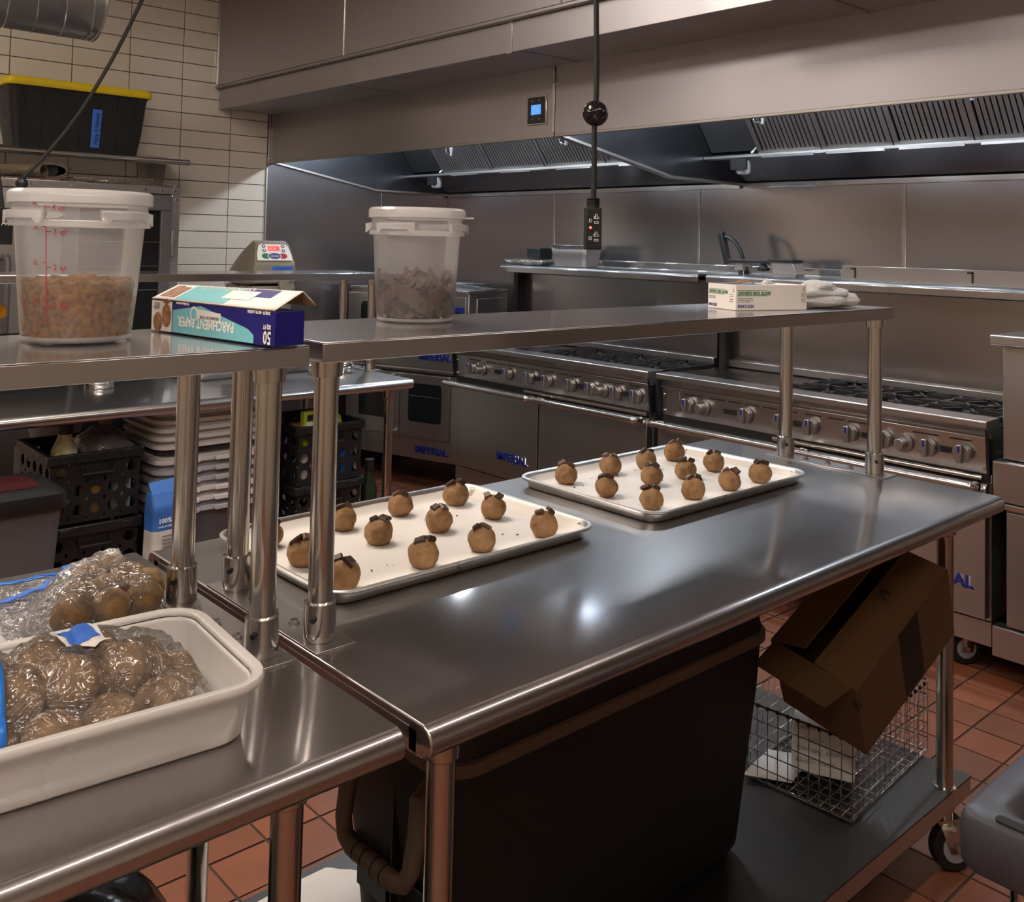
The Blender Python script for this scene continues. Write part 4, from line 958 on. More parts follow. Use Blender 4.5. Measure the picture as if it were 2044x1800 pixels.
for i, (x, y, z, r) in enumerate(BT): bag_ball((x, y, z), r, 80+i, '%s dough ball, %s row of the bag in the white tub' % (['leftmost','second','third','fourth','leftmost','second','third','fourth','fifth','leftmost','second','third','fourth','left','right'][i], posn[i]), 'bagged dough balls in the tub')
BB = []
for i, (x, y) in enumerate([(-.245,.60),(-.185,.598),(-.13,.600),(-.107,.655),(-.112,.715),(-.215,.66),(-.158,.672),(-.12,.775),(-.172,.745)]): BB.append((x, y, TZL+.002, .031 if y < .7 else .029))
lab9 = ['leftmost of the front four','second of the front four','third of the front four','rightmost of the front four','on the right flank','left of the middle pair','right of the middle pair','rearmost on the right','rearmost on the left']
for i, (x, y, z, r) in enumerate(BB): bag_ball((x, y, z), r, 120+i, 'dough ball in the flat bag behind the tub, '+lab9[i], 'bagged dough balls behind the tub')
def drape(name, label, x0, x1, y0, y1, balls, base, seed, rim=None, skew=0):
    t = thing(name, label, 'bag', (0, 0, 0)); ROOT[t] = ((0,0,0), 0)
    def hgt(x, y):
        hh = base+.006
        for bx_, by_, bz, r in balls:
            d2 = math.hypot(x-bx_, y-by_); top = bz+1.70*r+.004
            if d2 < r*2.4:
                q = d2/(r*2.4); hh = max(hh, base+.006+(top-base-.006)*(1-q**2.2)**.8 if q < 1 else hh)
        return hh
    def f(u, v):
        x = x0+(x1-x0)*u+skew*(v-.5); y = y0+(y1-y0)*v
        e = min(u, 1-u, v, 1-v)
        hh = hgt(x, y); k = min(1, e/.06)
        cr_ = .005*noise.noise(Vector((x*26+seed, y*26, 1)))+.004*abs(noise.noise(Vector((x*48, y*30+seed, 3))))+.003*noise.noise(Vector((x*90, y*70, seed)))
        return (x+.006*noise.noise(Vector((y*18, seed, 0)))*(1-k), y+.006*noise.noise(Vector((x*18, seed, 4)))*(1-k), base+.004+(hh-base-.004+max(-.002, cr_)*1.3)*k)
    MB().grid(f, 130, 110).build('film_top', 'bag_film', t, recalc=False, angle=180)
    MB().grid(lambda u, v: (x0+(x1-x0)*u+skew*(v-.5), y0+(y1-y0)*v, base+.0025), 6, 6).build('film_bottom', 'bag_film', t, recalc=False)
    return t, f
b1, f1 = drape('zip_bag', 'clear zip bag of dough balls lying inside the white tub', -.575, -.185, .160, .385, BT, TZL+.010, 1.0)
def strip(t, name, f, path, w_, mat, dz=.002, n=24):
    P = [Vector(f(*path(i/n)))+Vector((0,0,dz)) for i in range(n+1)]; m = MB()
    for i, p in enumerate(P):
        d = (P[min(i+1, n)]-P[max(i-1, 0)]); d.z = 0; d.normalize(); s_ = Vector((-d.y, d.x, 0)); m.v += [tuple(p-s_*w_/2), tuple(p+s_*w_/2)]
    m.f = [(2*i, 2*i+1, 2*i+3, 2*i+2) for i in range(n)]
    return m.build(name, mat, t, recalc=False, thick=.0012)
strip(b1, 'zipper', f1, lambda q: (.30+.06*q, .03+.55*q), .016, 'zip_blue', .012); strip(b1, 'zipper_band', f1, lambda q: (.245+.06*q, .03+.55*q), .014, 'zip_blue', .010)
def patch(t, name, f, u0, u1, v0, v1, mat, dz, sk=.0): return MB().grid(lambda u, v: tuple(Vector(f(u0+(u1-u0)*u+sk*v, v0+(v1-v0)*v))+Vector((0,0,dz))), 10, 10).build(name, mat, t, recalc=False)
patch(b1, 'paper_label', f1, .58, .70, .50, .76, 'paper_white', .004, -.03); patch(b1, 'blue_tape', f1, .59, .68, .58, .76, 'blue_tape', .0055, -.03)
b2, f2 = drape('zip_bag', 'clear zip bag of dough balls lying flat behind the white tub', -.47, -.088, .565, .86, BB, TZL+.002, 7.0, skew=.02)
strip(b2, 'zipper', f2, lambda q: (.02+.72*q, .965), .013, 'zip_blue', .005); strip(b2, 'zipper_band', f2, lambda q: (.02+.72*q, .925), .005, 'zip_blue', .005)
o = MB().obox(tuple(Vector(f2(.77,.965))+Vector((0,0,.009))), (1,0,0), (0,1,0), (0,0,1), .012, .008, .006).build('zip_slider', 'zip_blue', b2, bevel=.002)
strip(b2, 'blue_tape', f2, lambda q: (.36+.34*q, .66+.22*q**2), .016, 'blue_tape', .004)
cbd = MB().box(-.66, -.335, .43, .86, TZL+.001, TZL+.013)
tag(cbd.build('cutting_board', 'white_plastic', bevel=.004), 'white plastic cutting board partly under the flat bag', 'cutting board')

# ================================================================== UNDER THE LONG TABLE
UZ = .2055
cl = thing('cooler', 'large black cooler with tan trim and swing handle under the long table', 'cooler', (0, 0, UZ)); ROOT[cl] = ((0,0,UZ), 0)
B = lambda mb, n, m, **k: mb.build(n, m, cl, **k)
X0, X1, Y0, Y1 = .225, 1.15, .235, .60
def cring(z, d, r): return ring(X0+d, X1-d, Y0+d*.8, Y1-d*.8, r, z)
B(loft(MB(), [cring(.002,.065,.05), cring(.03,.045,.06), cring(.36,.012,.06), cring(.465,.006,.06)], cap0=True, closed_end=True), 'body', 'black_matte', angle=50)
B(loft(MB(), [cring(.462,.0,.065), cring(.466,-.005,.067), cring(.486,-.005,.067), cring(.49,0,.065)], cap0=True, closed_end=True), 'trim_band', 'tan_plastic', angle=40)
B(loft(MB(), [cring(.49,.004,.06), cring(.555,.012,.07), cring(.578,.03,.08)], cap0=True, closed_end=True), 'lid', 'black_matte', angle=50)
# swing handle on the left end
hx0 = X0-.012
hd = MB().tube([(X0+.02,.30,.445), (hx0-.012,.285,.43), (hx0-.025,.27,.39), (hx0-.034,.272,.335), (hx0-.038,.285,.312), (hx0-.04,.31,.305), (hx0-.04,.43,.305), (hx0-.038,.455,.312), (hx0-.034,.468,.335), (hx0-.025,.47,.39), (hx0-.012,.458,.43), (X0+.02,.445,.445)], [.013,.016,.016,.015,.015,.016,.016,.015,.015,.016,.016,.013], 12)
ho = B(hd, 'handle', 'tan_plastic')
for y in (.33,.355,.385,.41):
    o = MB().cyl((hx0-.04,y-.0015,.305), (hx0-.04,y+.0015,.305), .0165, n=16).build('grip_groove', 'black_matte', cl); o.parent = ho
o = B(MB().box(X0+.020, X0+.034, .43, .52, .17, .23), 'warning_label', 'black_gloss')
B(MB().box(X0+.010, X0+.024, .40, .404, .05, .44), 'end_rib', 'black_plastic')
for z in (.25, .36): B(MB().box(X0+.012, X0+.03, .29, .53, z, z+.004), 'end_rib', 'black_plastic')
# wire basket (turned), with a white carton in it and a cardboard box leaning on top
wbk = thing('wire_basket', 'chrome wire grid basket under the right end of the long table', 'basket', (1.378, .168, UZ), math.radians(4))
L_, W2, H2 = .46, .30, .188
fr_ = MB()
for z in (H2,): fr_.tube([(0,0,z),(L_,0,z),(L_,W2,z),(0,W2,z)], .0035, 6, True)
fr_.tube([(.006,.006,.004),(L_-.006,.006,.004),(L_-.006,W2-.006,.004),(.006,W2-.006,.004)], .003, 6, True)
fr_.build('rim_wire', 'chrome', wbk)
wr = MB(); nx, ny, nz_ = 15, 11, 5
for i in range(nx+1):
    x = L_*i/nx; wr.tube([(x,0,H2),(x,0,.004),(x,W2,.004),(x,W2,H2)], .0017, 5)
for j in range(ny+1):
    y = W2*j/ny; wr.tube([(0,y,H2),(0,y,.006),(L_,y,.006),(L_,y,H2)], .0017, 5)
for k in range(1, nz_): wr.tube([(0,0,H2*k/nz_),(L_,0,H2*k/nz_),(L_,W2,H2*k/nz_),(0,W2,H2*k/nz_)], .0017, 5, True)
o = wr.build('wire_grid', 'chrome', wbk, kind='stuff')
kn = MB()
for i in range(1, nx): kn.cyl((L_*i/nx-.003, -.002, H2), (L_*i/nx+.003, -.002, H2), .0052, n=6)
for j in range(1, ny): kn.cyl((-.002, W2*j/ny-.003, H2), (-.002, W2*j/ny+.003, H2), .0052, n=6)
kn.build('rim_loops', 'black_matte', wbk, kind='stuff')
wc_ = thing('white_carton', 'white printed carton sitting inside the wire basket', 'carton', (1.50, .285, UZ+.012), math.radians(28)); wc_.rotation_euler = (math.radians(2), math.radians(5), math.radians(28))
MB().box(-.05, .15, -.05, .10, .02, .135).build('carton', 'paper_white', wc_, bevel=.002)
for i, s_ in enumerate(('Customer Service', 'Food warmer', '120V~  60HZ  1000W', '220-240V~ 50/60HZ')):
    text('lettering', s_, .014, 'ink_grey', wc_, (-.0508, .09, .122-.026*i), (0,-1,0), (0,0,1), .0002, xs=.8)
    text('lettering', s_, .014, 'ink_grey', wc_, (-.04, -.0508, .122-.026*i), (1,0,0), (0,0,1), .0002, xs=.9)
pp = MB().grid(lambda u, v: (1.40+.16*u-.06*v, .34+.10*v+.03*u, UZ+.0135+.003*math.sin(5*u)), 8, 6)
tag(pp.build('paper_sheet', 'paper_white', recalc=False, thick=.0008), 'white sheet of paper lying in the wire basket behind the cooler', 'paper')
cx = thing('cardboard_box', 'dark brown cardboard box tipped over onto the wire basket', 'box', (1.333, .111, .400), 0)
# orientation: long edges tilt; rests on the basket rim
Mx = Matrix(((.865,.03,-.5),(-.116,.983,-.141),(.488,.18,.854)))
cx.rotation_euler = Mx.to_euler()
bl, bw, bh = .404, .22, .217
def cpanel(n, *a, m='cardboard'): return MB().box(*a).build(n, m, cx, bevel=.0008)
cpanel('front_panel', 0, bl, 0, .004, 0, bh); cpanel('back_panel', 0, bl, bw-.004, bw, 0, bh); cpanel('left_panel', 0, .004, .004, bw-.004, 0, bh); cpanel('right_panel', bl-.004, bl, .004, bw-.004, 0, bh); cpanel('bottom_panel', .004, bl-.004, .004, bw-.004, 0, .004)
MB().add([(0,.002,bh),(bl,.002,bh),(bl-.004,.105,bh+.004),(.004,.105,bh+.004)], [(0,1,2,3)]).build('front_flap', 'cardboard', cx, thick=.004, smooth=False)
MB().add([(0,bw-.002,bh),(bl,bw-.002,bh),(bl-.006,.125,bh+.035),(.006,.125,bh+.035)], [(0,1,2,3)]).build('back_flap', 'cardboard', cx, thick=.004, smooth=False)
MB().add([(.002,.01,bh),(.002,bw-.01,bh),(-.085,bw-.02,bh+.02),(-.085,.02,bh+.02)], [(0,1,2,3)]).build('side_flap', 'cardboard', cx, thick=.004, smooth=False)
MB().box(bl*.44, bl*.64, -.0012, 0, .012, bh).build('dark_tape', 'black_matte', cx)
for i in range(2):
    z = bh-.034-.016*i; MB().add([(-.0008,.012,z),(-.0008,0,z-.008),(-.0008,0,z-.016),(-.0008,.012,z-.008)], [(0,1,2,3)]).build('print_chevron', 'ink_black', cx, smooth=False); MB().add([(0,-.0008,z-.008),(.012,-.0008,z),(.012,-.0008,z-.008),(0,-.0008,z-.016)], [(0,1,2,3)]).build('print_chevron', 'ink_black', cx, smooth=False)
me = text_mesh('6/', .04, .0002); o = link(me, 'lettering', 'ink_black', cx, smooth=False); o.matrix_local = Matrix.Translation((.27, .09, bh+.006)) @ Matrix.Rotation(math.radians(180), 4, 'Z')
pap = MB().grid(lambda u, v: (.13+.34*u, .62+.18*v+.03*u, UZ+.006+.012*math.sin(3*u+2*v)*u), 10, 8)
tag(pap.build('crumpled_paper', 'paper_white', recalc=False, thick=.0008), 'white crumpled paper on the undershelf behind the cooler handle', 'paper')
# black bag under the left table
bg = MB().grid(lambda u, v: ((-.30+(.24+.02*math.sin(9*u*2*PI))*math.cos(u*2*PI)*math.sin(PI*(.04+.92*v))), .62+(.22+.015*math.sin(7*u*2*PI))*math.sin(u*2*PI)*math.sin(PI*(.04+.92*v)), UZ+.16-.155*math.cos(PI*v)+.012*noise.noise(Vector((u*14, v*9, 1)))*math.sin(PI*v)), 60, 24, True)
tag(bg.build('black_bag', 'black_gloss', angle=70), 'black plastic bag on the undershelf below the white tub', 'bag')

# ================================================================== UTILITY CART, bottom right
kt = thing('utility_cart', 'dark grey plastic utility cart at the bottom right corner', 'cart', (0, 0, 0)); ROOT[kt] = ((0,0,0), 0)
B = lambda mb, n, m, **k: mb.build(n, m, kt, **k)
kx0, kx1, ky0, ky1, kz = .645, 1.45, -1.0, -.375, .752
def kring(d, z, r): return ring(kx0+d, kx1-d, ky0+d, ky1-d, r, z)
B(loft(MB(), [kring(.006,kz-.078,.028), kring(0,kz-.070,.032), kring(0,kz-.014,.032), kring(.004,kz-.004,.032), kring(.012,kz,.03), kring(.044,kz+.001,.026), kring(.052,kz-.003,.024), kring(.066,kz-.022,.02)], cap0=True, closed_end=True), 'top_tray', 'cart_plastic', angle=40)
B(MB().prism(rrect(kx0+.012, kx0+.030, ky1-.17, ky1-.05, .0078, 5), 'z', kz-.002, kz+.0035), 'handle_slot', 'dark_void')
B(MB().prism(rrect(kx0+.13, kx0+.33, ky1-.105, ky1-.08, .012, 5), 'z', kz-.021, kz-.018), 'moulded_slot', 'dark_void'); B(MB().prism(rrect(kx0+.085, kx0+.11, ky1-.36, ky1-.20, .012, 5), 'z', kz-.021, kz-.018), 'moulded_slot', 'dark_void')
for x, y in ((kx0+.09, ky1-.06), (kx1-.09, ky1-.06), (kx0+.09, ky0+.08), (kx1-.09, ky0+.08)):
    lg = B(MB().cyl((x, y, .10), (x, y, kz-.08), .0165, n=20), 'post', 'chrome')
    for z in (.30,.38,.46,.54,.60,.645): o = MB().lathe([(.0166,z-.002),(.0178,z),(.0166,z+.002)], 20, (x, y, 0)).build('post_ring', 'handle_steel', kt); o.parent = lg
    caster('caster', kt, x, y, .05, .028, .12, 2.0)
B(loft(MB(), [kring(.01,.13,.05), kring(0,.14,.055), kring(0,.18,.055), kring(.03,.19,.04), kring(.05,.165,.03)], cap0=True, closed_end=True), 'lower_tray', 'cart_plastic', angle=40)

# ================================================================== HANGING POWER DROPS
pd = thing('power_drop', 'black twin outlet box hanging on a cord in front of the hood', 'outlet box', (1.566, 1.2, 1.521), 0)
B = lambda mb, n, m, **k: mb.build(n, m, pd, **k)
# outlet face looks toward the camera: local frame rotated
pd.rotation_euler = (0, 0, math.radians(-37)); 
BX = MB().box(-.026, .026, -.024, .026, 0, .138); B(BX, 'box', 'black_plastic', bevel=.003)
B(MB().box(-.024, .024, -.026, -.024, .004, .134), 'face_plate', 'black_matte', bevel=.001)
def outl(z):
    def ln(pts): B(MB().tube([(x, -.0268, z+zz) for x, zz in pts], .0011, 5), 'outlet_outline', 'ink_white')
    ln([(.002,.012),(.002,.020),(-.0,.020)]); 
    B(MB().tube([(x, -.0266, z+zz) for x, zz in ((-.001,.012),(-.001,.017),(.004,.017),(.004,.026),(.010,.026),(.010,.017),(.015,.017),(.015,.012))], .0011, 5, True), 'outlet_outline', 'ink_white')
    B(MB().tube([(x, -.0266, z+zz) for x, zz in rrect(0, .014, -.004, .002, .002, 2)], .0011, 5, True), 'outlet_outline', 'ink_white')
    B(MB().tube([(x, -.0266, z+zz) for x, zz in ((-.016,.0),(-.016,.010),(-.011,.010),(-.008,.007),(-.008,.003),(-.011,.0))], .0011, 5, True), 'outlet_outline', 'ink_white')
outl(.090); outl(.032)
o = B(MB().lathe([(.0045,0),(.003,.002),(.0005,.0028)], 12), 'indicator_lamp', 'led_red'); o.rotation_euler = (PI/2, 0, 0); o.location = (-.012, -.0262, .072)
B(MB().cyl((0,0,.138),(0,0,.170),.021,.019,16), 'strain_relief', 'rubber')
for k in range(4): B(MB().lathe([(.0195,.143+.007*k),(.0225,.145+.007*k),(.0225,.148+.007*k),(.0195,.150+.007*k)], 16), 'relief_rib', 'black_plastic')
B(MB().tube(bez((0,0,.165), (.006,0,.30), (-.006,0,.36), (.002,0,.45), 14)+bez((.002,0,.45), (.010,0,.60), (-.012,0,.80), (-.008,0,1.68), 20)[1:], .0095, 10), 'cord', 'rubber')
B(MB().lathe([(.001,-.042),(.022,-.036),(.037,-.02),(.041,0),(.037,.02),(.022,.036),(.001,.042)], 24, (.002,0,.452)), 'cord_ball', 'black_gloss')
B(MB().lathe([(.0415,-.003),(.0432,0),(.0415,.003)], 24, (.002,0,.452)), 'ball_seam', 'black_gloss')
for k in range(3):
    o = B(MB().lathe([(.041,-.0025),(.0432,0),(.041,.0025)], 24), 'ball_seam', 'black_gloss'); o.location = (.002,0,.452); o.rotation_euler = (PI/2, 0, k*PI/3)
pd2 = thing('power_drop', 'black outlet box hanging at the left edge behind the sugar tub', 'outlet box', (.215, 2.9, 1.49), .4)
MB().box(-.03, .03, -.025, .025, 0, .135).build('box', 'black_plastic', pd2, bevel=.003)
MB().tube([(0,0,.13),(-.03,0,.3),(-.08,.02,.7),(-.1,.02,1.7)], .009, 8).build('cord', 'rubber', pd2)
text('lettering', 'A4', .03, 'ink_white', pd2, (-.02,-.0255,.07), (1,0,0), (0,0,1), .0003)
dc = thing('hanging_plug', 'taut black cord with a plug running diagonally across the tiled wall', 'cord', (.385, 3.3, 1.735), 0)
MB().tube(bez((0,0,.02), (.25,0,.30), (.42,-.02,.68), (.66,-.05,1.46), 24), .008, 8).build('cord', 'rubber', dc)
MB().lathe([(.001,-.02),(.018,-.016),(.024,-.004),(.024,.008),(.015,.022),(.008,.03)], 14).build('plug', 'black_plastic', dc)

# ================================================================== FAR LEFT: wall shelf, tote, holding cabinet
ws = thing('wall_shelf', 'stainless wall shelf on the tiled wall carrying the black tote', 'shelf', (0, 0, 1.95)); ROOT[ws] = ((0,0,0), 0)
B = lambda mb, n, m, **k: mb.build(n, m, ws, world=True, **k)
ROOT[ws] = ((0,0,1.95), 0)
pr = [(4.634,1.956),(4.634,1.968),(4.315,1.968)]+[(4.315+.017*math.cos(PI/2+PI*i/10), 1.951+.017*math.sin(PI/2+PI*i/10)) for i in range(1, 10)]+[(4.318,1.938),(4.325,1.956)]
B(MB().prism(pr, 'x', -.55, 1.535), 'shelf_board', 'shelf_steel', bevel=.001)
B(MB().box(-.55, 1.535, 4.622, 4.634, 1.968, 2.0), 'back_lip', 'shelf_steel')
for x in (1.42, .1):
    B(MB().prism([(4.635,1.955),(4.36,1.955),(4.42,1.72),(4.635,1.72)], 'x', x, x+.004), 'bracket', 'dull_steel')
    B(MB().box(x-.06, x+.004, 4.622, 4.634, 1.72, 1.955), 'bracket_plate', 'dull_steel')
    for z in (1.90, 1.77): B(MB().cyl((x-.03, 4.622, z), (x-.03, 4.614, z), .007, n=8), 'screw', 'chrome')
tt = thing('storage_tote', 'black plastic storage tote with a yellow lid on the wall shelf', 'tote', (.945, 4.47, 1.969), 0)
B = lambda mb, n, m, **k: mb.build(n, m, tt, **k)
B(loft(MB(), [ring(-.315,.315,-.105,.11,.03,0), ring(-.335,.335,-.118,.125,.035,.12), ring(-.352,.352,-.13,.14,.035,.30), ring(-.362,.362,-.138,.15,.035,.33)], cap0=True, closed_end=True), 'bin', 'black_plastic', angle=50)
for i in range(7):
    x = -.29+.58*i/6; B(MB().prism([(-.108-.002,.01),(-.136-.002,.30),(-.128,.30),(-.10,.01)], 'x', x-.004, x+.004), 'rib', 'black_plastic')
B(loft(MB(), [ring(-.375,.375,-.150,.16,.05,.322), ring(-.382,.382,-.156,.166,.055,.33), ring(-.382,.382,-.156,.166,.055,.352), ring(-.372,.372,-.147,.157,.05,.364), ring(-.33,.33,-.11,.12,.05,.366), ring(-.32,.32,-.10,.11,.05,.358)], cap0=True, closed_end=True), 'lid', 'yellow_plastic', angle=45)
B(MB().add([(.055,-.1335,.235),(.105,-.1335,.235),(.100,-.114,.03),(.055,-.114,.03)], [(0,1,2,3)]), 'blue_tape', 'blue_tape', thick=.001, smooth=False)
o = text('handwriting', 'Haze 3 Honey', .034, 'ink_black', tt, (.092, -.1178, .045), (0,-.098,1), (-1,0,0), .0003, xs=.88)
hc = thing('holding_cabinet', 'tall grey steel holding cabinet with dark glass door behind the sugar tub', 'cabinet', (.85, 3.86, 0)); 
B = lambda mb, n, m, **k: mb.build(n, m, hc, **k)
B(MB().box(-.40, .435, 0, .60, .10, 1.745), 'body', 'dull_steel', bevel=.004)
B(MB().box(-.405, .44, -.012, .60, 1.745, 1.785), 'top_trim', 'range_steel', bevel=.003)
B(MB().box(.395, .44, -.012, .0, .10, 1.745), 'side_trim', 'range_steel', bevel=.003)
for i, x in enumerate((-.28,-.1,.08,.26,.34,.41)): B(MB().cyl((x,-.012,1.765), (x,-.018,1.765), .007, n=10), 'rivet', 'chrome')
for z in (1.72, 1.1): B(MB().cyl((.42,-.012,z), (.42,-.018,z), .007, n=10), 'rivet', 'chrome')
dr_ = MB()
for q in ((-.13,.39,-.035,-.004,1.66,1.735), (-.13,.39,-.035,-.004,.2,.27), (-.13,-.06,-.035,-.004,.27,1.66), (.335,.39,-.035,-.004,.27,1.66)): dr_.box(*q)
do = B(dr_, 'door_frame', 'grey_plastic', bevel=.004)
o = MB().box(-.06,.335,-.02,-.008,.27,1.66).build('door_glass', 'dark_glass', hc); o.parent = do
for z in (1.50,1.38,1.26): 
    o = MB().cyl((-.05,-.0215,z),(.33,-.0215,z),.0015,n=5).build('rack_line', 'handle_steel', hc); o.parent = do
B(MB().box(.388,.405,-.045,-.012,1.43,1.56), 'hinge', 'dull_steel', bevel=.003)
hb_ = MB().tube([(-.38,-.005,1.42),(-.38,-.06,1.42),(-.38,-.075,1.40),(-.38,-.075,.9),(-.38,-.06,.88),(-.38,-.005,.88)], .016, 10); B(hb_, 'pull_handle', 'grey_plastic')
for i, (x, y, rz, tl_) in enumerate(((1.10, 4.05, .15, .02), (1.0, 4.10, -.12, -.03))):
    wire_rack('cooling_rack', ['lower','upper'][i]+' wire rack lying on the holding cabinet beside the oven mitts', (x, y, 1.790+.022*i), rz, .40, .30, tl_, group='wire racks on the holding cabinet', n=12)
def mitt(label, loc, rz, tilt, open_=True):
    t = thing('oven_mitt', label, 'oven mitt', loc, rz, 'oven mitts on the holding cabinet'); t.rotation_euler = (0, tilt, rz)
    def f(u, v):
        a_ = u*2*PI; w_ = .068*(1-.10*v) if v < .8 else .068*.92*math.sqrt(max(0.002, 1-((v-.8)/.2)**2)); hgt_ = .030*(1-.25*v)*(1 if v < .8 else math.sqrt(max(.002, 1-((v-.8)/.2)**2)))
        n_ = 1+.08*noise.noise(Vector((math.cos(a_)*2, math.sin(a_)*2, v*5)))
        return (-.13+.27*v, w_*math.cos(a_)*n_, .036+hgt_*math.sin(a_)*n_)
    MB().grid(f, 36, 26, True).build('shell', 'mitt', t, thick=.004, angle=70)
    MB().tube([(-.132, .070*math.cos(i/28*2*PI), .036+.032*math.sin(i/28*2*PI)) for i in range(28)], .0045, 6, True).build('cuff_binding', 'tan_plastic', t)
    MB().tube([(-.02,.045,.034),(.03,.085,.034),(.075,.105,.033),(.10,.11,.032)], [.022,.026,.024,.010], 12).build('thumb', 'mitt', t, angle=80)
    MB().cyl((-.10,0,.036), (-.095,0,.036), .028, n=20).build('dark_lining', 'black_matte', t)
mitt('brown quilted oven mitt with its open cuff toward the camera', (.74, 4.06, 1.815), 1.15, -.12); mitt('brown quilted oven mitt slumped over the cabinet edge', (.53, 3.98, 1.792), 2.6, .0)

# ================================================================== PLANETARY MIXER
mx_ = thing('stand_mixer', 'grey planetary mixer with white control face behind the far table', 'mixer', (1.70, 3.68, 0), math.radians(-8))
B = lambda mb, n, m, **k: mb.build(n, m, mx_, **k)
# local: -Y faces the camera, head runs back along +Y
def sec(y, w_, z0, z1, tw_, r=.03): # rounded trapezoid section
    pts = []
    for (x, z) in ((w_, z0), (w_, z0+(z1-z0)*.45), (tw_, z1), (-tw_, z1), (-w_, z0+(z1-z0)*.45), (-w_, z0)): pts.append((x, y, z))
    return pts
hd = MB(); S0 = [sec(-.135,.105,1.32,1.40,.100), sec(-.13,.118,1.30,1.405,.108), sec(-.075,.125,1.29,1.508,.088), sec(-.03,.130,1.29,1.520,.090), sec(.14,.135,1.29,1.455,.09), sec(.26,.12,1.29,1.41,.08), sec(.285,.10,1.30,1.39,.07)]
loft(hd, S0, closed_end=True, cap0=True); B(hd, 'head', 'mixer_grey', bevel=.016, seg=4, angle=50)
# sloped face between (-.13,1.405) and (-.075,1.508)
fo_ = Vector((0,-.1045,1.4585)); fu = Vector((0,.055,.103)).normalized(); fn_ = Vector((0,-fu.z,fu.y))
def onface(x, v, e=.003): p = fo_+fu*v+fn_*e; return (x, p.y, p.z)
fp_ = [(-.094,-.048),(.094,-.048),(.092,-.01),(.078,.038),(.066,.047),(-.066,.047),(-.078,.038),(-.092,-.01)]
cf = B(MB().add([onface(x, v, .004) for x, v in fp_], [tuple(range(8))]), 'control_face', 'ink_white', thick=.002, smooth=False)
def fdisc(n, x, v, rx_, ry_, mat, e=.0062): o = MB().add([onface(x+rx_*math.cos(i/20*2*PI), v+ry_*math.sin(i/20*2*PI), e) for i in range(20)], [tuple(range(20))]).build(n, mat, mx_, smooth=False); o.parent = cf
for x in (-.052, .052):
    for v in (.008, .034): fdisc('button_ring', x, v, .0095, .0095, 'ink_navy'); fdisc('button', x, v, .0045, .0045, 'ink_white', .0068)
o = MB().add([onface(x, v, .0062) for x, v in ((-.032,.008),(.032,.008),(.032,.034),(-.032,.034))], [(0,1,2,3)]).build('display', 'led_display', mx_, smooth=False); o.parent = cf
o = text('digits', '03:54', .022, 'ink_white', mx_, onface(-.029,.013,.0068), (1,0,0), fu, .0002, xs=.9); o.parent = cf
fdisc('start_button', -.045, -.023, .024, .016, 'ink_green', .0058); fdisc('stop_button', .045, -.023, .024, .016, 'ink_red', .0058); fdisc('badge_ring', 0, -.023, .038, .020, 'ink_white', .0064); fdisc('badge', 0, -.023, .033, .017, 'ink_navy', .007)
o = text('lettering', 'Globe', .020, 'ink_white', mx_, onface(-.026,-.029,.0076), (1,0,0), fu, .0002, xs=1.0); o.parent = cf
tpf = MB().add([(-.02,-.1385,1.333),(.088,-.1385,1.337),(.094,-.1385,1.388),(-.02,-.1385,1.388)], [(0,1,2,3)]); B(tpf, 'blue_tape', 'blue_tape', thick=.001, smooth=False)
for i in range(4): B(MB().box(-.012+.01*(i % 2), .075-.008*(i % 3), -.1398, -.139, 1.343+.011*i, 1.347+.011*i), 'handwriting', 'ink_navy')
B(MB().prism([(-.115,1.20),(-.125,1.285),(.30,1.285),(.30,1.10),(.12,1.10),(.06,1.20)], 'x', -.12, .12), 'neck', 'mixer_grey', bevel=.012, seg=3)
B(MB().lathe([(.13,1.135),(.132,1.15),(.13,1.285)], 36, (0,0,0)), 'planetary_housing', 'mixer_grey')
B(MB().lathe([(.128,1.112),(.142,1.118),(.142,1.128),(.128,1.134)], 36), 'guard_ring', 'black_plastic')
B(MB().box(-.27,-.10,-.03,.01,1.108,1.136), 'guard_handle', 'black_plastic', bevel=.005)
B(MB().lathe([(.118,1.075),(.125,1.085),(.125,1.108)], 36), 'planetary_plate', 'chrome')
gw = MB()
for i in range(14): a_ = i/14*2*PI; gw.cyl((.13*math.cos(a_), .13*math.sin(a_), 1.11), (.175*math.cos(a_), .175*math.sin(a_), .98), .003, n=6)
gw.tube([(.175*math.cos(i/30*2*PI), .175*math.sin(i/30*2*PI), .98) for i in range(30)], .004, 6, True); B(gw, 'wire_guard', 'chrome')
B(MB().lathe([(.06,.70),(.12,.72),(.165,.80),(.175,.97),(.18,.975)], 32), 'bowl', 'chrome', thick=.002)
B(MB().box(-.09,.09,.19,.34,.10,1.12), 'column', 'mixer_grey', bevel=.01); B(MB().box(-.22,.22,-.22,.36,.0,.10), 'base', 'mixer_grey', bevel=.015)
B(MB().cyl((.06,-.13,1.29), (.06,-.150,1.29), .042, .040, 22), 'gear_dial', 'mixer_grey', bevel=.003); B(MB().cyl((.075,-.15,1.305), (.105,-.165,1.335), .005, n=8), 'gear_lever', 'chrome'); B(MB().lathe([(.001,-.018),(.012,-.013),(.0165,0),(.012,.013),(.001,.018)], 14, (.109,-.166,1.340)), 'lever_knob', 'black_gloss')

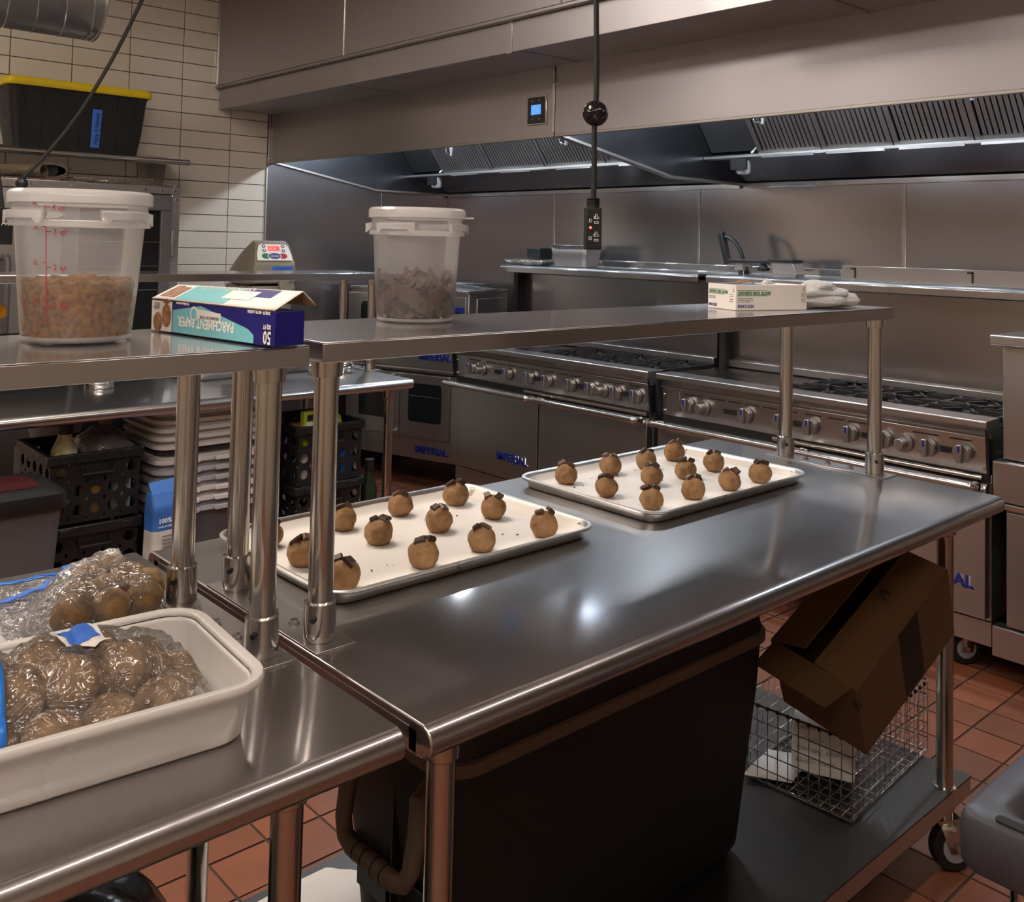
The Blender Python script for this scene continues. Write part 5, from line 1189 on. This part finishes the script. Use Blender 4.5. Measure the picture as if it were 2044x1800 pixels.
# ================================================================== ON THE FAR TABLE
sheet_pan('distant sheet pan lined with white paper on the far table', (1.30, 3.18, TH_+.001), math.radians(4))
tag(MB().obox((1.37,3.02,TH_+.03),(1,.1,.0),(-.1,1,0),(0,0,1),.03,.012,.004).build('burnt_scrap', 'chocolate', smooth=False), 'dark scrap lying on the distant sheet pan', 'scrap')
for i, (x, y, s_, l) in enumerate(((.63,3.02,.055,'pastry ring at the left of the far table'),(1.26,2.84,.050,'pastry ring on the far table between the near posts'),(1.555,2.88,.047,'pastry ring on the far table left of another ring'),(1.68,2.865,.047,'rightmost pastry ring on the far table, tilted'))):
    t = thing('pastry_ring', 'shiny steel '+l, 'pastry ring', (x, y, TH_+.001), 0, 'pastry rings on the far table')
    MB().lathe([(s_,0),(s_,.030)], 36).build('band', 'chrome', t, thick=.0012)
    for z in (.001, .030): MB().lathe([(s_-.001,z-.0015),(s_+.002,z),(s_-.001,z+.0015)], 36).build('rolled_edge', 'chrome', t)
    if i == 3: t.rotation_euler = (.22, -.12, 0); t.location.z += .012
mt = MB().grid(lambda u, v: (1.665+.13*u, 2.96+.28*v, TH_+.010+.045*math.sin(PI*u)**2*(.5+.5*math.cos(3*v))+.012*u), 30, 14)
tag(mt.build('anti_slip_mat', 'mat_grey', recalc=False, thick=.006), 'dark grey ribbed mat bunched up at the right end of the far table', 'mat')
bx2 = thing('black_case', 'small black case with an orange edge on the far table', 'case', (1.70, 3.33, TH_+.001), .3)
MB().box(-.06,.06,-.03,.03,0,.045).build('case', 'black_plastic', bx2, bevel=.004); MB().box(.060,.068,-.03,.03,0,.045).build('orange_edge', 'orange_plastic', bx2, bevel=.002)
sc_ = thing('dough_cutter', 'orange handled tool standing at the left of the far table', 'tool', (.235, 3.03, TH_+.001), .2)
MB().prism([(-.12,.235),(-.12,.33),(-.04,.345),(.02,.345),(.045,.325),(.045,.295),(.02,.285),(-.005,.27),(-.02,.235)], 'y', -.012, .012).build('handle', 'orange_plastic', sc_, bevel=.005)
for x, z in ((-.06,.25),(.01,.315)): MB().cyl((x,-.0125,z),(x,-.0155,z),.006,n=8).build('rivet', 'chrome', sc_)
MB().box(-.10,-.03,-.008,.008,0,.235).build('blade', 'dull_steel', sc_)
gr = thing('ribbed_grate', 'dark ribbed grate leaning at the left of the far table', 'grate', (.40, 3.12, TH_+.001), .0)
MB().box(-.14,.14,.0,.006,0,.22).build('plate', 'black_matte', gr)
for i in range(14): MB().box(-.135+.02*i,-.127+.02*i,-.006,0,.0,.22).build('rib', 'black_matte', gr)

# ================================================================== UNDER THE FAR TABLE
UF = .256
def crate(label, loc, rz=0, w_=.31, d_=.36, h_=.245, group='black crates under the far table'):
    t = thing('black_crate', label, 'crate', loc, rz, group)
    B = lambda mb, n, m, **k: mb.build(n, m, t, **k)
    # perforated walls as plates with holes
    def wall(n, L2, zh, f, skip):
        m = MB(); nx_ = 5; nzz = 3; cw, ch = L2/nx_, (zh-.045)/nzz
        for i in range(nx_):
            for j in range(nzz):
                cx2, cz2 = cw*(i+.5), .012+ch*(j+.5); R = min(cw, ch)*.31; K = 20
                sq = []
                for k in range(K):
                    a_ = 2*PI*k/K; c_, s_ = math.cos(a_), math.sin(a_); q = min(cw/2/max(abs(c_),1e-6), ch/2/max(abs(s_),1e-6)); sq.append((cx2+c_*q, cz2+s_*q))
                ci = [(cx2+R*math.cos(2*PI*k/K), cz2+R*math.sin(2*PI*k/K)) for k in range(K)]
                if (i, j) in skip: m.add([f(x, z) for x, z in sq], [tuple(range(K))]); continue
                m.add([f(x, z) for x, z in sq]+[f(x, z) for x, z in ci], [(k, (k+1) % K, K+(k+1) % K, K+k) for k in range(K)])
        m.add([f(0,0), f(L2,0), f(L2,.012), f(0,.012)], [(0,1,2,3)]); m.add([f(0,zh-.033), f(L2,zh-.033), f(L2,zh), f(0,zh)], [(0,1,2,3)])
        bm = bmesh.new(); me_ = m.mesh('w'); bm.from_mesh(me_); bmesh.ops.remove_doubles(bm, verts=bm.verts, dist=.0005); bmesh.ops.recalc_face_normals(bm, faces=bm.faces); bm.to_mesh(me_); bm.free()
        link(me_, n, 'black_plastic', t, thick=.004, smooth=False)
    mid = {(1,2),(2,2),(3,2)}
    wall('front_wall', w_, h_, lambda x, z: (x-w_/2, 0, z), mid); wall('back_wall', w_, h_, lambda x, z: (x-w_/2, d_, z), mid)
    wall('side_wall', d_, h_, lambda x, z: (-w_/2, x, z), set()); wall('side_wall', d_, h_, lambda x, z: (w_/2, x, z), set())
    B(MB().box(-w_/2, w_/2, 0, d_, 0, .006), 'floor_panel', 'black_plastic')
    rm = MB()
    for q in ((-w_/2-.012,w_/2+.012,-.014,-.006), (-w_/2-.012,w_/2+.012,d_+.006,d_+.014), (-w_/2-.014,-w_/2-.006,-.006,d_+.006), (w_/2+.006,w_/2+.014,-.006,d_+.006)): rm.box(*q, h_-.035, h_)
    B(rm, 'rim', 'black_plastic', bevel=.003)
    B(MB().tube([(-.055,-.012,h_-.045),(-.055,-.016,h_-.075),(.055,-.016,h_-.075),(.055,-.012,h_-.045)], .006, 8), 'grip', 'black_plastic')
    for x in (-w_*.33, w_*.36): B(MB().box(x-.022, x+.022, -.018, -.014, h_-.03, h_-.006), 'stack_lug', 'black_plastic', bevel=.002)
    return t
crate('upper black crate at the left under the far table, bottles inside', (.485, 2.60, .512)); crate('lower black crate at the left, beneath the crate with bottles', (.485, 2.60, UF))
crate('upper black crate at the right under the far table, lime packet inside', (1.455, 2.60, .504)); crate('lower black crate at the right, beneath the crate with the lime packet', (1.455, 2.60, UF-.0))
def jar(label, loc, r, h_, mat, cap, grp):
    t = thing('jar', label, 'jar', loc, 0, grp); MB().lathe([(r*.9,0),(r,.008),(r,h_*.72),(r*.55,h_*.86),(r*.55,h_*.9)], 20, cap0=True).build('body', mat, t); MB().cyl((0,0,h_*.9),(0,0,h_),r*.6,n=16).build('cap', cap, t); return t
jar('dark bottle with a cream label standing up in the upper left crate', (.41, 2.72, .520), .045, .32, 'label_cream', 'black_plastic', 'jars in the left crate')
jar('short jar behind the front holes of the upper left crate', (.372, 2.642, .520), .026, .15, 'label_orange', 'black_plastic', 'jars in the left crate')
jar('brown jar in the middle of the upper left crate', (.49, 2.66, .520), .04, .15, 'kraft', 'black_plastic', 'jars in the left crate')
jar('pale jar at the right of the upper left crate', (.60, 2.67, .520), .035, .17, 'light_grey_plastic', 'light_grey_plastic', 'jars in the left crate')
jar('blue jar in the upper right crate', (1.56, 2.66, .508), .04, .15, 'blue_print', 'light_grey_plastic', 'jars in the right crate')
jar('cream jar in the upper right crate', (1.46, 2.66, .508), .035, .11, 'label_cream', 'black_plastic', 'jars in the right crate')
jar('pale jar at the left of the upper right crate', (1.36, 2.66, .508), .035, .13, 'paper_white', 'black_plastic', 'jars in the right crate')
fm = MB().grid(lambda u, v: (.46+.19*u, 2.63+.25*v, .735+.085*math.sin(PI*u)**.6*math.sin(PI*v)**.6+.008*noise.noise(Vector((u*6, v*6, 0)))), 24, 20)
tag(fm.build('plastic_bag', 'cling_film', recalc=False), 'cloudy plastic bag puffed up in the upper left crate', 'bag')
lm = thing('lime_packet', 'lime green packet sticking out of the right crate', 'packet', (1.385, 2.63, .66), .1)
MB().box(-.045,.045,0,.03,0,.145).build('packet', 'label_lime', lm, bevel=.004); MB().box(-.033,.02,-.001,0,.03,.10).build('label_panel', 'paper_white', lm); MB().box(-.03,.015,-.002,-.001,.105,.13).build('label_band', 'ink_black', lm)
lp2 = MB().grid(lambda u, v: (1.50+.07*u, 2.66+.05*v, .66+.14*v*(1-.3*u)), 8, 8); tag(lp2.build('lime_bag', 'label_lime', recalc=False, thick=.004), 'second lime green bag behind the post in the right crate', 'bag')
kb = MB().grid(lambda u, v: (1.30+.11*u, 2.60+.20*v, .725+.035*math.sin(PI*u)*math.sin(PI*v*.9+.2)-.02*v+.01*noise.noise(Vector((u*5,v*5,2)))), 14, 12); tag(kb.build('kraft_bag', 'kraft', recalc=False, thick=.002), 'crumpled brown paper bag at the left of the right crate', 'bag')
cn = thing('dark_bottle', 'dark glass bottle beside the right crates on the undershelf', 'bottle', (1.685, 2.64, UF), 0); MB().lathe([(.03,0),(.036,.01),(.036,.18),(.016,.25),(.015,.285)], 20, cap0=True).build('glass', 'bottle_dark', cn); MB().cyl((0,0,.255),(0,0,.305),.022,n=16).build('cap', 'black_plastic', cn)
# stack of lids and tubs in the middle
def slab_lid(i, z, mat, label, grp, w_=.50, d_=.40, hh=.036, notch=True):
    t = thing('bin_lid', label, 'lid', (.955, 2.80, z), rnd.uniform(-.008,.008), grp)
    loft(MB(), [ring(-w_/2+.012,w_/2-.012,-d_/2+.012,d_/2-.012,.05,0), ring(-w_/2,w_/2,-d_/2,d_/2,.06,.006), ring(-w_/2,w_/2,-d_/2,d_/2,.06,hh*.62), ring(-w_/2+.02,w_/2-.02,-d_/2+.02,d_/2-.02,.05,hh*.66), ring(-w_/2+.03,w_/2-.03,-d_/2+.03,d_/2-.03,.045,hh)], cap0=True, closed_end=True).build('plate', mat, t, angle=40)
    if notch:
        for x in (-.13, .03, .17): MB().prism(rrect(x-.05, x+.05, .004, hh*.6, .006, 3), 'y', -d_/2-.014, -d_/2+.01).build('clip_lug', mat, t, bevel=.002)
ordn = ['lowest','second','third','fourth','fifth','topmost']
for i in range(6): slab_lid(i, .470+.0385*i, 'light_grey_plastic' if i in (0,3,4) else 'lid_white', 'grey bin lid, %s of the notched stack under the far table' % ordn[i], 'grey lids under the far table')
MB_l = thing('black_tray', 'thin black tray between the grey lids and the white lids', 'tray', (.96, 2.80, .702), 0); loft(MB(), [ring(-.24,.25,-.19,.2,.05,0), ring(-.25,.26,-.2,.21,.05,.016)], cap0=True, closed_end=True).build('tray', 'black_plastic', MB_l)
ordw = ['lowest','second','third','fourth','topmost']
for i in range(5): slab_lid(i, .719+.032*i, 'lid_white', 'white flat lid, %s of the smooth stack under the far table' % ordw[i], 'white lids under the far table', hh=.0315, notch=False)
gt = thing('grey_tub', 'grey plastic tub under the stack of lids', 'tub', (.955, 2.80, UF), 0); loft(MB(), [ring(-.215,.215,-.165,.165,.05,0), ring(-.235,.235,-.185,.185,.05,.212)], cap0=True, closed_end=True).build('tub', 'grey_plastic', gt, angle=40)
fb_ = thing('flour_bag', 'blue and white paper flour bag folded shut beside the crates', 'flour bag', (.712, 2.535, UF), .12)
def fbag(z0, z1, name, mat, top=False):
    def f(u, v):
        a_ = u*2*PI; z = z0+(z1-z0)*v; q = z/.38; k = 1-.05*q
        ex_, ey_ = .066*k, (.046*k if z < .29 else .046*k*(1-(z-.29)/.09*.75))
        c_, s_ = math.cos(a_), math.sin(a_); px = ex_*math.copysign(abs(c_)**.45, c_); py = ey_*math.copysign(abs(s_)**.45, s_)
        n_ = .004*noise.noise(Vector((px*22, py*22, z*16)))
        return (px+n_, py+n_, z)
    m = MB().grid(f, 48, 14, True); m.f.append(tuple(range(13*48, 14*48))); m.f.append(tuple(range(47, -1, -1)))
    return m.build(name, mat, fb_, angle=60)
fbag(0, .205, 'lower_bag', 'flour_bag'); fbag(.205, .335, 'upper_bag', 'blue_print')
MB().obox((.0,.0,.352),(1,0,.05),(0,1,-.6),(0,.6,1),.060,.006,.026).build('folded_top', 'blue_print', fb_, bevel=.003)
text('lettering', '100%', .024, 'ink_white', fb_, (-.05,-.0515,.235), (1,0,0), (0,0,1), .0004, bold=.0005); text('lettering', 'UNBLEACHED FLOUR', .0085, 'ink_white', fb_, (-.05,-.0515,.219), (1,0,0), (0,0,1), .0004)
for i in range(8): MB().box(-.032, .045-.006*(i % 3), -.0525, -.050, .185-.013*i, .189-.013*i).build('print_line', 'ink_grey', fb_)
MB().box(-.052,-.040,-.0525,-.050,.10,.112).build('print_mark', 'ink_black', fb_)
gb_ = thing('grey_bin', 'grey plastic ingredient bin with black lid at the left edge', 'bin', (.105, 2.44, UF), 0)
loft(MB(), [ring(-.15,.15,-.13,.13,.03,0), ring(-.172,.172,-.15,.15,.03,.40)], cap0=True, closed_end=True).build('bin', 'grey_plastic', gb_, angle=40)
loft(MB(), [ring(-.185,.185,-.163,.163,.04,.40), ring(-.19,.19,-.168,.168,.04,.41), ring(-.185,.185,-.163,.163,.04,.45), ring(-.15,.15,-.13,.13,.04,.465)], cap0=True, closed_end=True).build('lid', 'black_plastic', gb_, angle=40)
MB().prism(rrect(-.12,.12,-.10,.10,.04,4), 'z', .465, .468).build('red_panel', 'red_lid', gb_)
mp = thing('orange_stick', 'orange amber bottle neck between crate and white lids', 'bottle', (.675, 3.06, UF), 0); MB().lathe([(.03,0),(.032,.3),(.026,.48),(.022,.58)], 14, cap0=True, cap1=True).build('stick', 'orange_plastic', mp)
wp = thing('white_bowl', 'pale plastic bowl behind the crate under the far table', 'bowl', (.53, 3.22, .66), 0); MB().lathe([(.04,0),(.09,.05),(.105,.10)], 24, cap0=True).build('bowl', 'light_grey_plastic', wp, thick=.003)
MB().box(-.12,.12,-.12,.12,-.40,-.002).build('stand', 'grey_plastic', wp)
